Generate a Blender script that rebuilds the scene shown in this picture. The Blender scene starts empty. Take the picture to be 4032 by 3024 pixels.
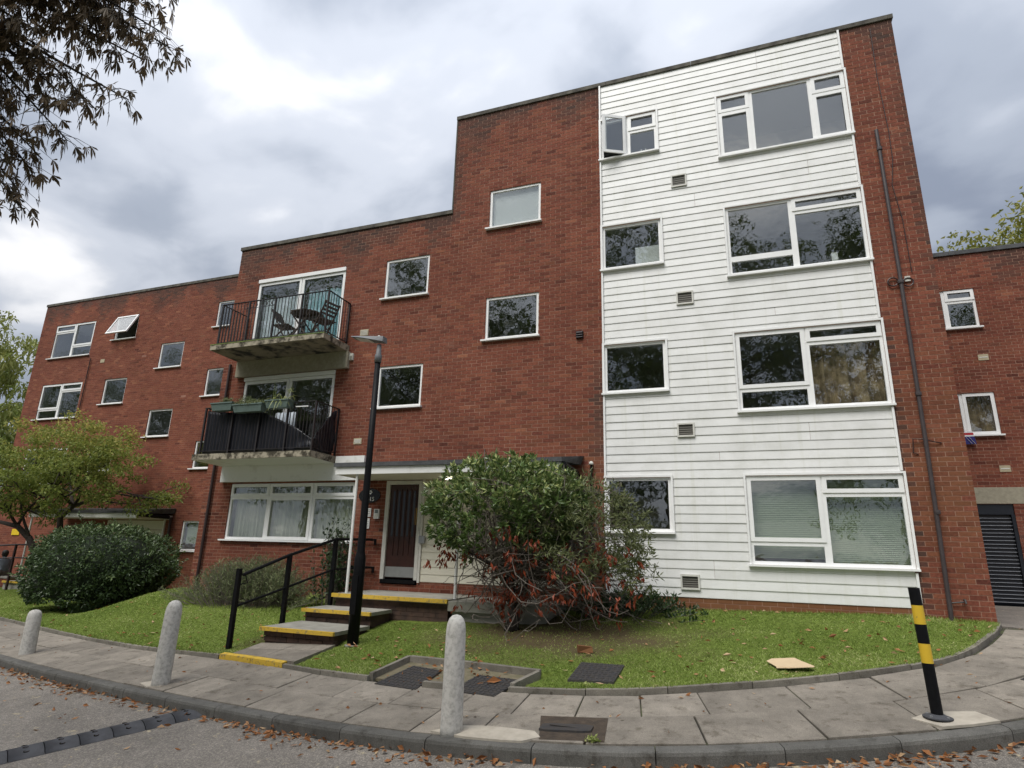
import bpy, math, random
import numpy as np
from mathutils import Matrix, Vector
random.seed(7)
RNG = np.random.default_rng(11)
sc = bpy.context.scene
COL = sc.collection
R = math.radians

# ------------------------------------------------------------------ camera
cam_d = bpy.data.cameras.new('camera'); cam = bpy.data.objects.new('camera', cam_d); COL.objects.link(cam)
PITCH, ROLL, YAW = R(15.4577), R(1.5474), R(-20.3433)
fw = Vector((math.sin(YAW)*math.cos(PITCH), math.cos(YAW)*math.cos(PITCH), math.sin(PITCH)))
r0 = Vector((math.cos(YAW), -math.sin(YAW), 0)); u0 = r0.cross(fw)
rt = r0*math.cos(ROLL)+u0*math.sin(ROLL); up = -r0*math.sin(ROLL)+u0*math.cos(ROLL)
M = Matrix((rt, up, -fw)).transposed().to_4x4(); M.translation = Vector((0, -11, 1.5))
cam.matrix_world = M
cam_d.sensor_width = 36; cam_d.lens = 2371.45/4032*36; cam_d.clip_end = 3000; cam_d.clip_start = .05
sc.camera = cam

# ------------------------------------------------------------------ world, sun, exposure
SUN_EL, SUN_AZ = R(57), R(196)      # azimuth measured clockwise from +Y
world = bpy.data.worlds.new('World'); sc.world = world; world.use_nodes = True
nt = world.node_tree; nt.nodes.clear()
def wn(t, **k):
    n = nt.nodes.new(t)
    for a, b in k.items(): setattr(n, a, b)
    return n
def wl(a, b): nt.links.new(a, b)
sky = wn('ShaderNodeTexSky', sky_type='NISHITA', sun_disc=False, sun_elevation=SUN_EL, sun_rotation=SUN_AZ, dust_density=2.0)
tc = wn('ShaderNodeTexCoord')
sep = wn('ShaderNodeSeparateXYZ'); wl(tc.outputs['Generated'], sep.inputs[0])
# project the view direction on a cloud layer overhead
zc = wn('ShaderNodeMath', operation='MAXIMUM'); wl(sep.outputs[2], zc.inputs[0]); zc.inputs[1].default_value = 0.0
za = wn('ShaderNodeMath', operation='ADD'); wl(zc.outputs[0], za.inputs[0]); za.inputs[1].default_value = .22
dx = wn('ShaderNodeMath', operation='DIVIDE'); wl(sep.outputs[0], dx.inputs[0]); wl(za.outputs[0], dx.inputs[1])
dy = wn('ShaderNodeMath', operation='DIVIDE'); wl(sep.outputs[1], dy.inputs[0]); wl(za.outputs[0], dy.inputs[1])
cmb = wn('ShaderNodeCombineXYZ'); wl(dx.outputs[0], cmb.inputs[0]); wl(dy.outputs[0], cmb.inputs[1])
mp = wn('ShaderNodeMapping'); wl(cmb.outputs[0], mp.inputs[0]); mp.inputs['Location'].default_value = (1.1, 4.7, 2.0); mp.inputs['Rotation'].default_value = (0, 0, .5); mp.inputs['Scale'].default_value = (1.0, 1.25, 1)
n1 = wn('ShaderNodeTexNoise'); wl(mp.outputs[0], n1.inputs['Vector']); n1.inputs['Scale'].default_value = 1.15; n1.inputs['Detail'].default_value = 6; n1.inputs['Roughness'].default_value = .44; n1.inputs['Distortion'].default_value = .35
n2 = wn('ShaderNodeTexNoise'); wl(mp.outputs[0], n2.inputs['Vector']); n2.inputs['Scale'].default_value = 3.4; n2.inputs['Detail'].default_value = 6; n2.inputs['Roughness'].default_value = .46; n2.inputs['Distortion'].default_value = .3
mixn = wn('ShaderNodeMix', data_type='FLOAT'); mixn.inputs[0].default_value = .34; wl(n1.outputs[0], mixn.inputs[2]); wl(n2.outputs[0], mixn.inputs[3])
ramp = wn('ShaderNodeValToRGB'); wl(mixn.outputs[0], ramp.inputs[0])
cr = ramp.color_ramp; cr.interpolation = 'EASE'
cr.elements[0].position = .36; cr.elements[0].color = (.27, .31, .395, 1)
cr.elements[1].position = .66; cr.elements[1].color = (1.05, 1.05, 1.07, 1)
e = cr.elements.new(.45); e.color = (.40, .445, .53, 1)
e = cr.elements.new(.55); e.color = (.62, .66, .74, 1)
# overcast brightens towards the zenith (CIE overcast sky)
zg = wn('ShaderNodeMapRange'); wl(sep.outputs[2], zg.inputs[0]); zg.inputs[1].default_value = 0; zg.inputs[2].default_value = 1; zg.inputs[3].default_value = .78; zg.inputs[4].default_value = 2.1
cl = wn('ShaderNodeVectorMath', operation='SCALE'); wl(ramp.outputs[0], cl.inputs[0]); wl(zg.outputs[0], cl.inputs['Scale'])
sk = wn('ShaderNodeVectorMath', operation='SCALE'); wl(sky.outputs[0], sk.inputs[0]); sk.inputs['Scale'].default_value = .10
mx = wn('ShaderNodeMix', data_type='RGBA'); mx.inputs[0].default_value = .92; wl(sk.outputs[0], mx.inputs[6]); wl(cl.outputs[0], mx.inputs[7])
bg = wn('ShaderNodeBackground'); wl(mx.outputs[2], bg.inputs[0]); bg.inputs[1].default_value = .395
out = wn('ShaderNodeOutputWorld'); wl(bg.outputs[0], out.inputs[0])

sun_d = bpy.data.lights.new('sun', 'SUN'); sun_d.energy = 1.5; sun_d.angle = R(36); sun_d.color = (1, .97, .92)
sun = bpy.data.objects.new('sun', sun_d); COL.objects.link(sun)
sdir = Vector((math.sin(SUN_AZ)*math.cos(SUN_EL), math.cos(SUN_AZ)*math.cos(SUN_EL), math.sin(SUN_EL)))
sun.rotation_euler = sdir.to_track_quat('Z', 'Y').to_euler(); sun.location = (0, -20, 30)
vs = sc.view_settings; vs.view_transform = 'Standard'; vs.look = 'None'; vs.gamma = 1; vs.use_curve_mapping = False; vs.exposure = 1.10
sc.cycles.max_bounces = 8; sc.cycles.transparent_max_bounces = 16; sc.cycles.glossy_bounces = 4
sc.cycles.use_denoising = True

# ------------------------------------------------------------------ materials
MATS = {}
def nodes(m):
    return m.node_tree.nodes, m.node_tree.links
def new_mat(name):
    m = bpy.data.materials.new(name); m.use_nodes = True; MATS[name] = m
    return m, m.node_tree.nodes['Principled BSDF']
def plain(name, col, rough=.6, metal=0, spec=.5, noise=0, nscale=8, bump=0, bscale=60, dark=None, coords='Object', detail=6, thr=(.3, .7)):
    """procedural material: colour varied by noise, optional second colour in patches, optional fine bump"""
    m, b = new_mat(name); N, L = nodes(m)
    b.inputs['Base Color'].default_value = (*col, 1); b.inputs['Roughness'].default_value = rough
    b.inputs['Metallic'].default_value = metal; b.inputs['Specular IOR Level'].default_value = spec
    if noise or dark or bump:
        g = N.new('ShaderNodeNewGeometry')
        if noise or dark:
            n = N.new('ShaderNodeTexNoise'); L.new(g.outputs['Position'], n.inputs['Vector']); n.inputs['Scale'].default_value = nscale; n.inputs['Detail'].default_value = detail; n.inputs['Roughness'].default_value = .62
            r = N.new('ShaderNodeValToRGB'); L.new(n.outputs[0], r.inputs[0])
            r.color_ramp.elements[0].position = thr[0]; r.color_ramp.elements[1].position = thr[1]
            lo = dark if dark else tuple(c*(1-noise) for c in col); hi = col if dark else tuple(min(1, c*(1+noise)) for c in col)
            r.color_ramp.elements[0].color = (*lo, 1); r.color_ramp.elements[1].color = (*hi, 1)
            L.new(r.outputs[0], b.inputs['Base Color'])
        if bump:
            n2 = N.new('ShaderNodeTexNoise'); L.new(g.outputs['Position'], n2.inputs['Vector']); n2.inputs['Scale'].default_value = bscale; n2.inputs['Detail'].default_value = 4
            bp = N.new('ShaderNodeBump'); bp.inputs['Strength'].default_value = bump; bp.inputs['Distance'].default_value = .01
            L.new(n2.outputs[0], bp.inputs['Height']); L.new(bp.outputs[0], b.inputs['Normal'])
    return m
plain('upvc', (.86, .86, .85), .32, noise=.05, nscale=3)
plain('upvc_old', (.62, .61, .56), .5, noise=.12, nscale=5)
plain('board_white', (.78, .78, .765), .42, dark=(.66, .66, .63), nscale=2.2, thr=(.25, .55), bump=.05, bscale=25)
plain('board_cream', (.66, .63, .52), .5, noise=.06, nscale=3)
plain('white_paint', (.76, .76, .74), .5, dark=(.52, .51, .47), nscale=3.5, thr=(.2, .45), bump=.1, bscale=40)
plain('cream_render', (.66, .63, .52), .85, noise=.06, nscale=4, bump=.12, bscale=90)
plain('felt', (.10, .105, .11), .85, dark=(.045, .045, .047), nscale=6, bump=.4, bscale=50)
plain('concrete', (.36, .345, .30), .9, dark=(.22, .21, .18), nscale=4, bump=.35, bscale=70)
plain('concrete_pale', (.56, .54, .50), .9, spec=.2, dark=(.36, .345, .315), nscale=26, thr=(.32, .56), bump=.5, bscale=90)
plain('concrete_mossy', (.36, .32, .24), .95, dark=(.05, .042, .027), nscale=7, thr=(.40, .58), bump=.5, bscale=40)
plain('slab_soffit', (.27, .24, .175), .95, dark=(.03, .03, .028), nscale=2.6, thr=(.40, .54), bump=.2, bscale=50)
plain('moss', (.13, .17, .045), .95, noise=.4, nscale=20, bump=.8, bscale=80)
plain('lintel', (.33, .30, .225), .95, noise=.16, nscale=14, bump=.5, bscale=90)
plain('coping', (.15, .14, .115), .95, dark=(.055, .05, .042), nscale=5, thr=(.35, .65), bump=.4, bscale=40)
plain('black_metal', (.007, .007, .008), .5, spec=.13, noise=.3, nscale=20)
plain('balcony_metal', (.022, .018, .019), .5, dark=(.05, .025, .018), nscale=14, thr=(.28, .36))
plain('rail_maroon', (.03, .014, .014), .4, noise=.2)
plain('pipe_brown', (.052, .041, .042), .5, noise=.2, nscale=10)
plain('pipe_dark', (.03, .016, .015), .45, noise=.2, nscale=10)
plain('galv', (.34, .35, .36), .45, metal=.6, noise=.15, nscale=12)
plain('lantern_grey', (.16, .165, .175), .5, spec=.3, noise=.05)
plain('lens', (.75, .75, .72), .25)
plain('yellow_paint', (.60, .39, .04), .7, dark=(.20, .155, .08), nscale=15, thr=(.33, .47), bump=.3, bscale=70)
plain('yellow_band', (.72, .47, .03), .5, dark=(.38, .26, .06), nscale=18, thr=(.28, .38))
plain('wood_door', (.060, .020, .014), .42, dark=(.030, .011, .009), nscale=6)
plain('wood_grey', (.10, .075, .06), .75, dark=(.05, .04, .035), nscale=14)
plain('dark_glass', (.02, .022, .025), .12)
plain('steel_plate', (.48, .48, .48), .35, metal=.7, noise=.08)
plain('sign_black', (.01, .01, .01), .25)
plain('sign_white', (.75, .75, .74), .4)
plain('lcd', (.18, .20, .20), .2)
plain('brass', (.32, .19, .05), .4, metal=.6)
plain('sign_yellow', (.75, .52, .02), .4, noise=.05)
plain('brick_dark_shade', (.10, .058, .042), .95, dark=(.045, .03, .025), nscale=7)  # dark brown step brick, with the shade below the nosings in its colour
plain('iron', (.045, .046, .052), .6, metal=.2, dark=(.07, .06, .05), nscale=16, bump=.2, bscale=90)
plain('rubber', (.055, .056, .062), .8, noise=.25, nscale=9, bump=.2, bscale=120)
plain('cardboard', (.60, .45, .28), .85, noise=.06, nscale=7)
plain('soil', (.085, .062, .042), 1, dark=(.04, .03, .022), nscale=11, bump=.8, bscale=45)
plain('joint', (.075, .085, .035), 1, dark=(.03, .025, .02), nscale=3.5, thr=(.42, .6), bump=.6, bscale=60)
plain('silt', (.20, .165, .11), 1, dark=(.12, .11, .06), nscale=9)
plain('bark', (.055, .042, .034), .95, dark=(.022, .017, .014), nscale=18, bump=.6, bscale=50)
plain('bark_grey', (.20, .17, .145), .95, dark=(.08, .066, .055), nscale=18, bump=.6, bscale=50)
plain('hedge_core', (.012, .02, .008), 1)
plain('tarp', (.010, .011, .017), .42, noise=.3, nscale=7)
plain('planter', (.115, .16, .145), .55, noise=.12, nscale=6)
plain('curtain_net', (.50, .52, .40), .9)
plain('curtain_brown', (.42, .32, .20), .9, dark=(.18, .13, .08), nscale=5, thr=(.4, .6))
plain('curtain_pale', (.74, .80, .86), .9, noise=.08, nscale=3)
plain('curtain_teal', (.36, .66, .74), .9, dark=(.55, .75, .82), nscale=4)
plain('blind_green', (.36, .42, .29), .8)
plain('panel_white', (.66, .67, .67), .8)
plain('room', (.26, .255, .22), .95)
plain('room_pale', (.40, .40, .41), .95)
plain('roller', (.016, .018, .024), .3, noise=.2)
plain('roller_edge', (.42, .44, .48), .35)
plain('skin', (.45, .26, .19), .55)
plain('hair', (.012, .009, .008), .6)
plain('jacket', (.13, .15, .18), .9, noise=.15, nscale=9)
plain('trousers', (.10, .09, .075), .9, noise=.2)
plain('shoe', (.02, .02, .02), .6)
plain('bag', (.02, .021, .025), .8)
plain('flag_red', (.42, .02, .03), .8); plain('flag_white', (.7, .7, .72), .8); plain('flag_blue', (.02, .02, .14), .8)
plain('roof_tile', (.12, .10, .095), .9, noise=.25, nscale=4)
plain('pebble_render', (.45, .41, .35), .9, noise=.1)
plain('tin', (.42, .36, .24), .6, noise=.1)

def weathered_board():
    m = MATS['board_white']; N, L = nodes(m); b = N['Principled BSDF']; src = b.inputs['Base Color'].links[0].from_socket
    o = N.new('ShaderNodeObjectInfo'); mr = N.new('ShaderNodeMapRange'); L.new(o.outputs['Random'], mr.inputs[0]); mr.inputs[3].default_value = .94; mr.inputs[4].default_value = 1.03
    g = N.new('ShaderNodeNewGeometry'); mp_ = N.new('ShaderNodeMapping'); mp_.inputs['Scale'].default_value = (3.5, 1, .16); L.new(g.outputs['Position'], mp_.inputs[0])
    n = N.new('ShaderNodeTexNoise'); L.new(mp_.outputs[0], n.inputs['Vector']); n.inputs['Scale'].default_value = 2.0; n.inputs['Detail'].default_value = 7; n.inputs['Roughness'].default_value = .65
    r = N.new('ShaderNodeValToRGB'); L.new(n.outputs[0], r.inputs[0]); r.color_ramp.elements[0].position = .30; r.color_ramp.elements[0].color = (.90, .90, .85, 1); r.color_ramp.elements[1].position = .44; r.color_ramp.elements[1].color = (1, 1, 1, 1)
    mu = N.new('ShaderNodeVectorMath'); mu.operation = 'MULTIPLY'; L.new(src, mu.inputs[0]); L.new(r.outputs[0], mu.inputs[1])
    s2 = N.new('ShaderNodeVectorMath'); s2.operation = 'SCALE'; L.new(mu.outputs[0], s2.inputs[0]); L.new(mr.outputs[0], s2.inputs['Scale']); L.new(s2.outputs[0], b.inputs['Base Color'])
weathered_board()
def attr_mat(name, lo, hi, rough=.5, trans=.25, spec=.4, third=None):
    """foliage: colour picked per leaf from the 'rnd' attribute, some light let through"""
    m, b = new_mat(name); N, L = nodes(m)
    a = N.new('ShaderNodeAttribute'); a.attribute_name = 'tone'
    r = N.new('ShaderNodeValToRGB'); L.new(a.outputs['Fac'], r.inputs[0])
    r.color_ramp.elements[0].color = (*lo, 1); r.color_ramp.elements[1].color = (*hi, 1)
    if third: e = r.color_ramp.elements.new(third[0]); e.color = (*third[1], 1)
    L.new(r.outputs[0], b.inputs['Base Color']); b.inputs['Roughness'].default_value = rough; b.inputs['Specular IOR Level'].default_value = spec
    if trans:
        t = N.new('ShaderNodeBsdfTranslucent'); L.new(r.outputs[0], t.inputs[0])
        mxs = N.new('ShaderNodeMixShader'); mxs.inputs[0].default_value = trans
        L.new(b.outputs[0], mxs.inputs[1]); L.new(t.outputs[0], mxs.inputs[2]); L.new(mxs.outputs[0], N['Material Output'].inputs[0])
    return m
attr_mat('leaf_magnolia', (.05, .09, .022), (.44, .48, .19), .32, .2, .5, (.7, (.125, .19, .055)))  # bright end of the ramp holds painted yellowish-green leaf highlights
attr_mat('leaf_dull', (.07, .09, .035), (.22, .24, .10), .5, .25)
attr_mat('leaf_red', (.11, .022, .010), (.34, .075, .03), .55, .2)
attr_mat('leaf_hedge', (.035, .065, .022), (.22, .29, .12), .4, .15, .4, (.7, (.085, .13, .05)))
attr_mat('leaf_acer', (.12, .17, .035), (.58, .50, .15), .5, .45, .3, (.6, (.27, .31, .07)))
attr_mat('leaf_chestnut', (.075, .062, .04), (.20, .135, .075), .6, .35, .3)
attr_mat('leaf_tree', (.045, .07, .022), (.13, .17, .05), .5, .35)
attr_mat('leaf_autumn', (.10, .15, .03), (.34, .32, .07), .5, .35)
attr_mat('leaf_willow', (.16, .22, .04), (.36, .36, .11), .5, .35)
attr_mat('leaf_lavender', (.09, .13, .055), (.27, .29, .14), .7, .25)
attr_mat('leaf_spider', (.22, .28, .07), (.55, .56, .22), .5, .3)
attr_mat('leaf_low', (.018, .04, .014), (.06, .10, .035), .4, .1)
attr_mat('grass', (.14, .21, .04), (.55, .55, .26), .6, .35, .2, (.62, (.28, .365, .08)))
attr_mat('litter', (.16, .065, .024), (.55, .40, .24), .7, .1, .3, (.6, (.33, .14, .05)))

def brick_mat(name, single):
    m, b = new_mat(name); N, L = nodes(m)
    g = N.new('ShaderNodeNewGeometry')
    if single:
        a = N.new('ShaderNodeObjectInfo'); mm = N.new('ShaderNodeMapRange'); L.new(a.outputs['Random'], mm.inputs[0]); mm.inputs[3].default_value = .15; mm.inputs[4].default_value = .78; fac = mm.outputs[0]
    else:
        a = N.new('ShaderNodeAttribute'); a.attribute_name = 'tone'; fac = a.outputs['Fac']
    r = N.new('ShaderNodeValToRGB'); L.new(fac, r.inputs[0]); c = r.color_ramp
    c.elements[0].position = 0; c.elements[0].color = (.100, .031, .021, 1)
    c.elements[1].position = 1; c.elements[1].color = (.29, .115, .065, 1)
    e = c.elements.new(.35); e.color = (.178, .055, .035, 1)
    e = c.elements.new(.80); e.color = (.235, .080, .048, 1)
    n = N.new('ShaderNodeTexNoise'); L.new(g.outputs['Position'], n.inputs['Vector']); n.inputs['Scale'].default_value = 26; n.inputs['Detail'].default_value = 5
    mr = N.new('ShaderNodeMapRange'); L.new(n.outputs[0], mr.inputs[0]); mr.inputs[1].default_value = .3; mr.inputs[2].default_value = .7; mr.inputs[3].default_value = .72; mr.inputs[4].default_value = 1.25
    s = N.new('ShaderNodeVectorMath'); s.operation = 'SCALE'; L.new(r.outputs[0], s.inputs[0]); L.new(mr.outputs[0], s.inputs['Scale'])
    # warm sandy discoloured areas, and soot from rain below the parapets (attributes carry where they are)
    if single: w = N.new('ShaderNodeSeparateColor'); L.new(a.outputs['Color'], w.inputs[0]); wf_ = w.outputs[0]
    else: w = N.new('ShaderNodeAttribute'); w.attribute_name = 'warm'; wf_ = w.outputs['Fac']
    mw = N.new('ShaderNodeMix'); mw.data_type = 'RGBA'; L.new(wf_, mw.inputs[0]); L.new(s.outputs[0], mw.inputs[6]); mw.inputs[7].default_value = (.205, .095, .042, 1)
    st = N.new('ShaderNodeAttribute'); st.attribute_name = 'soot'
    ms = N.new('ShaderNodeMix'); ms.data_type = 'RGBA'; L.new(st.outputs['Fac'], ms.inputs[0]); L.new(mw.outputs[2], ms.inputs[6]); ms.inputs[7].default_value = (.055, .040, .034, 1)
    # pale salt bloom in a few patches
    ne_ = N.new('ShaderNodeTexNoise'); L.new(g.outputs['Position'], ne_.inputs['Vector']); ne_.inputs['Scale'].default_value = .75; ne_.inputs['Detail'].default_value = 9; ne_.inputs['Roughness'].default_value = .72
    me_ = N.new('ShaderNodeMapRange'); L.new(ne_.outputs[0], me_.inputs[0]); me_.inputs[1].default_value = .60; me_.inputs[2].default_value = .78; me_.inputs[3].default_value = 0; me_.inputs[4].default_value = .45
    mz = N.new('ShaderNodeMix'); mz.data_type = 'RGBA'; L.new(me_.outputs[0], mz.inputs[0]); L.new(ms.outputs[2], mz.inputs[6]); mz.inputs[7].default_value = (.30, .19, .145, 1); ms = mz
    # broad weathering: damp, darker areas of wall
    nb = N.new('ShaderNodeTexNoise'); L.new(g.outputs['Position'], nb.inputs['Vector']); nb.inputs['Scale'].default_value = .42; nb.inputs['Detail'].default_value = 7; nb.inputs['Roughness'].default_value = .6
    mb_ = N.new('ShaderNodeMapRange'); L.new(nb.outputs[0], mb_.inputs[0]); mb_.inputs[1].default_value = .35; mb_.inputs[2].default_value = .65; mb_.inputs[3].default_value = .84; mb_.inputs[4].default_value = 1.10
    s2 = N.new('ShaderNodeVectorMath'); s2.operation = 'SCALE'; L.new(ms.outputs[2], s2.inputs[0]); L.new(mb_.outputs[0], s2.inputs['Scale'])
    L.new(s2.outputs[0], b.inputs['Base Color']); b.inputs['Roughness'].default_value = .9; b.inputs['Specular IOR Level'].default_value = .25
    bp = N.new('ShaderNodeBump'); bp.inputs['Strength'].default_value = .35; bp.inputs['Distance'].default_value = .006; L.new(n.outputs[0], bp.inputs['Height']); L.new(bp.outputs[0], b.inputs['Normal'])
brick_mat('brick', False); brick_mat('brick_single', True)
plain('mortar', (.41, .25, .18), .95, dark=(.24, .13, .09), nscale=.9, bump=.3, bscale=60)
plain('mortar_left', (.33, .165, .115), .95, dark=(.22, .10, .07), nscale=2.2)
def brick_far():
    m, b = new_mat('brick_far'); N, L = nodes(m)
    t = N.new('ShaderNodeTexCoord'); mpn = N.new('ShaderNodeMapping'); mpn.inputs['Rotation'].default_value = (R(90), 0, R(90)); L.new(t.outputs['Object'], mpn.inputs[0])
    k = N.new('ShaderNodeTexBrick'); L.new(mpn.outputs[0], k.inputs['Vector']); k.inputs['Scale'].default_value = 1; k.inputs['Brick Width'].default_value = .225; k.inputs['Row Height'].default_value = .075; k.inputs['Mortar Size'].default_value = .005
    k.inputs['Color1'].default_value = (.12, .035, .024, 1); k.inputs['Color2'].default_value = (.19, .06, .038, 1); k.inputs['Mortar'].default_value = (.28, .14, .1, 1)
    L.new(k.outputs[0], b.inputs['Base Color']); b.inputs['Roughness'].default_value = .95
brick_far()
def paving(name, base, speck=.3):
    m, b = new_mat(name); N, L = nodes(m)
    g = N.new('ShaderNodeNewGeometry'); o = N.new('ShaderNodeObjectInfo')
    n = N.new('ShaderNodeTexNoise'); L.new(g.outputs['Position'], n.inputs['Vector']); n.inputs['Scale'].default_value = 2.6; n.inputs['Detail'].default_value = 9; n.inputs['Roughness'].default_value = .7
    r = N.new('ShaderNodeValToRGB'); L.new(n.outputs[0], r.inputs[0]); r.color_ramp.elements[0].position = .28; r.color_ramp.elements[1].position = .74
    r.color_ramp.elements[0].color = (*[c*.62 for c in base], 1); r.color_ramp.elements[1].color = (*[c*1.28 for c in base], 1)
    f = N.new('ShaderNodeTexNoise'); L.new(g.outputs['Position'], f.inputs['Vector']); f.inputs['Scale'].default_value = 130; f.inputs['Detail'].default_value = 3
    mr = N.new('ShaderNodeMapRange'); L.new(f.outputs[0], mr.inputs[0]); mr.inputs[1].default_value = .3; mr.inputs[2].default_value = .7; mr.inputs[3].default_value = 1-speck; mr.inputs[4].default_value = 1+speck
    mo = N.new('ShaderNodeMapRange'); L.new(o.outputs['Random'], mo.inputs[0]); mo.inputs[3].default_value = .82; mo.inputs[4].default_value = 1.14
    mu = N.new('ShaderNodeMath'); mu.operation = 'MULTIPLY'; L.new(mr.outputs[0], mu.inputs[0]); L.new(mo.outputs[0], mu.inputs[1])
    s = N.new('ShaderNodeVectorMath'); s.operation = 'SCALE'; L.new(r.outputs[0], s.inputs[0]); L.new(mu.outputs[0], s.inputs['Scale'])
    sp1 = N.new('ShaderNodeTexNoise'); L.new(g.outputs['Position'], sp1.inputs['Vector']); sp1.inputs['Scale'].default_value = 6.5; sp1.inputs['Detail'].default_value = 8; sp1.inputs['Roughness'].default_value = .7
    rs = N.new('ShaderNodeValToRGB'); L.new(sp1.outputs[0], rs.inputs[0]); rs.color_ramp.elements[0].position = .30; rs.color_ramp.elements[0].color = (.48, .46, .42, 1); rs.color_ramp.elements[1].position = .46; rs.color_ramp.elements[1].color = (1, 1, 1, 1); q_ = rs.color_ramp.elements.new(.68); q_.color = (1, 1, 1, 1); q_ = rs.color_ramp.elements.new(.76); q_.color = (1.35, 1.32, 1.25, 1)
    vo = N.new('ShaderNodeTexVoronoi'); L.new(g.outputs['Position'], vo.inputs['Vector']); vo.inputs['Scale'].default_value = 3.2; rv = N.new('ShaderNodeValToRGB'); L.new(vo.outputs['Distance'], rv.inputs[0]); rv.color_ramp.elements[0].position = .045; rv.color_ramp.elements[0].color = (.5, .48, .45, 1); rv.color_ramp.elements[1].position = .065; rv.color_ramp.elements[1].color = (1, 1, 1, 1)
    mm1 = N.new('ShaderNodeVectorMath'); mm1.operation = 'MULTIPLY'; L.new(s.outputs[0], mm1.inputs[0]); L.new(rs.outputs[0], mm1.inputs[1]); mm2 = N.new('ShaderNodeVectorMath'); mm2.operation = 'MULTIPLY'; L.new(mm1.outputs[0], mm2.inputs[0]); L.new(rv.outputs[0], mm2.inputs[1])
    L.new(mm2.outputs[0], b.inputs['Base Color']); b.inputs['Roughness'].default_value = .9; b.inputs['Specular IOR Level'].default_value = .3
    bp = N.new('ShaderNodeBump'); bp.inputs['Strength'].default_value = .4; bp.inputs['Distance'].default_value = .006; L.new(f.outputs[0], bp.inputs['Height']); L.new(bp.outputs[0], b.inputs['Normal'])
paving('paving', (.26, .23, .19), .24)
paving('kerbstone', (.125, .12, .108), .28)
paving('edging', (.22, .20, .165), .22)
def asphalt():
    m, b = new_mat('asphalt'); N, L = nodes(m)
    g = N.new('ShaderNodeNewGeometry')
    v = N.new('ShaderNodeTexVoronoi'); L.new(g.outputs['Position'], v.inputs['Vector']); v.inputs['Scale'].default_value = 105
    r = N.new('ShaderNodeValToRGB'); L.new(v.outputs['Color'], r.inputs[0]); r.color_ramp.elements[0].color = (.125, .112, .096, 1); r.color_ramp.elements[1].color = (.36, .32, .27, 1); r.color_ramp.elements[1].position = .95
    e = r.color_ramp.elements.new(.6); e.color = (.205, .183, .157, 1)
    n = N.new('ShaderNodeTexNoise'); L.new(g.outputs['Position'], n.inputs['Vector']); n.inputs['Scale'].default_value = 1.5; n.inputs['Detail'].default_value = 9; n.inputs['Roughness'].default_value = .7
    mr = N.new('ShaderNodeMapRange'); L.new(n.outputs[0], mr.inputs[0]); mr.inputs[1].default_value = .3; mr.inputs[2].default_value = .7; mr.inputs[3].default_value = .75; mr.inputs[4].default_value = 1.35
    s = N.new('ShaderNodeVectorMath'); s.operation = 'SCALE'; L.new(r.outputs[0], s.inputs[0]); L.new(mr.outputs[0], s.inputs['Scale'])
    # worn splashes of pale lichen and crushed chestnut
    n3 = N.new('ShaderNodeTexNoise'); L.new(g.outputs['Position'], n3.inputs['Vector']); n3.inputs['Scale'].default_value = 5.5; n3.inputs['Detail'].default_value = 7; n3.inputs['Roughness'].default_value = .75
    r3 = N.new('ShaderNodeValToRGB'); L.new(n3.outputs[0], r3.inputs[0]); r3.color_ramp.elements[0].position = .60; r3.color_ramp.elements[1].position = .68
    mxx = N.new('ShaderNodeMix'); mxx.data_type = 'RGBA'; L.new(r3.outputs[0], mxx.inputs[0]); L.new(s.outputs[0], mxx.inputs[6]); mxx.inputs[7].default_value = (.50, .42, .27, 1)
    L.new(mxx.outputs[2], b.inputs['Base Color']); b.inputs['Roughness'].default_value = .9
    bp = N.new('ShaderNodeBump'); bp.inputs['Strength'].default_value = .8; bp.inputs['Distance'].default_value = .008; L.new(v.outputs['Distance'], bp.inputs['Height']); L.new(bp.outputs[0], b.inputs['Normal'])
asphalt()
def lawn_mat():
    m, b = new_mat('lawn'); N, L = nodes(m)
    g = N.new('ShaderNodeNewGeometry')
    n = N.new('ShaderNodeTexNoise'); L.new(g.outputs['Position'], n.inputs['Vector']); n.inputs['Scale'].default_value = 14; n.inputs['Detail'].default_value = 8
    r = N.new('ShaderNodeValToRGB'); L.new(n.outputs[0], r.inputs[0]); r.color_ramp.elements[0].position = .3; r.color_ramp.elements[1].position = .7
    r.color_ramp.elements[0].color = (.075, .10, .02, 1); r.color_ramp.elements[1].color = (.15, .20, .04, 1)
    a = N.new('ShaderNodeAttribute'); a.attribute_name = 'bare'
    mxx = N.new('ShaderNodeMix'); mxx.data_type = 'RGBA'; L.new(a.outputs['Fac'], mxx.inputs[0]); L.new(r.outputs[0], mxx.inputs[6]); mxx.inputs[7].default_value = (.085, .062, .036, 1)
    L.new(mxx.outputs[2], b.inputs['Base Color']); b.inputs['Roughness'].default_value = 1; b.inputs['Specular IOR Level'].default_value = .1
lawn_mat()
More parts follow.
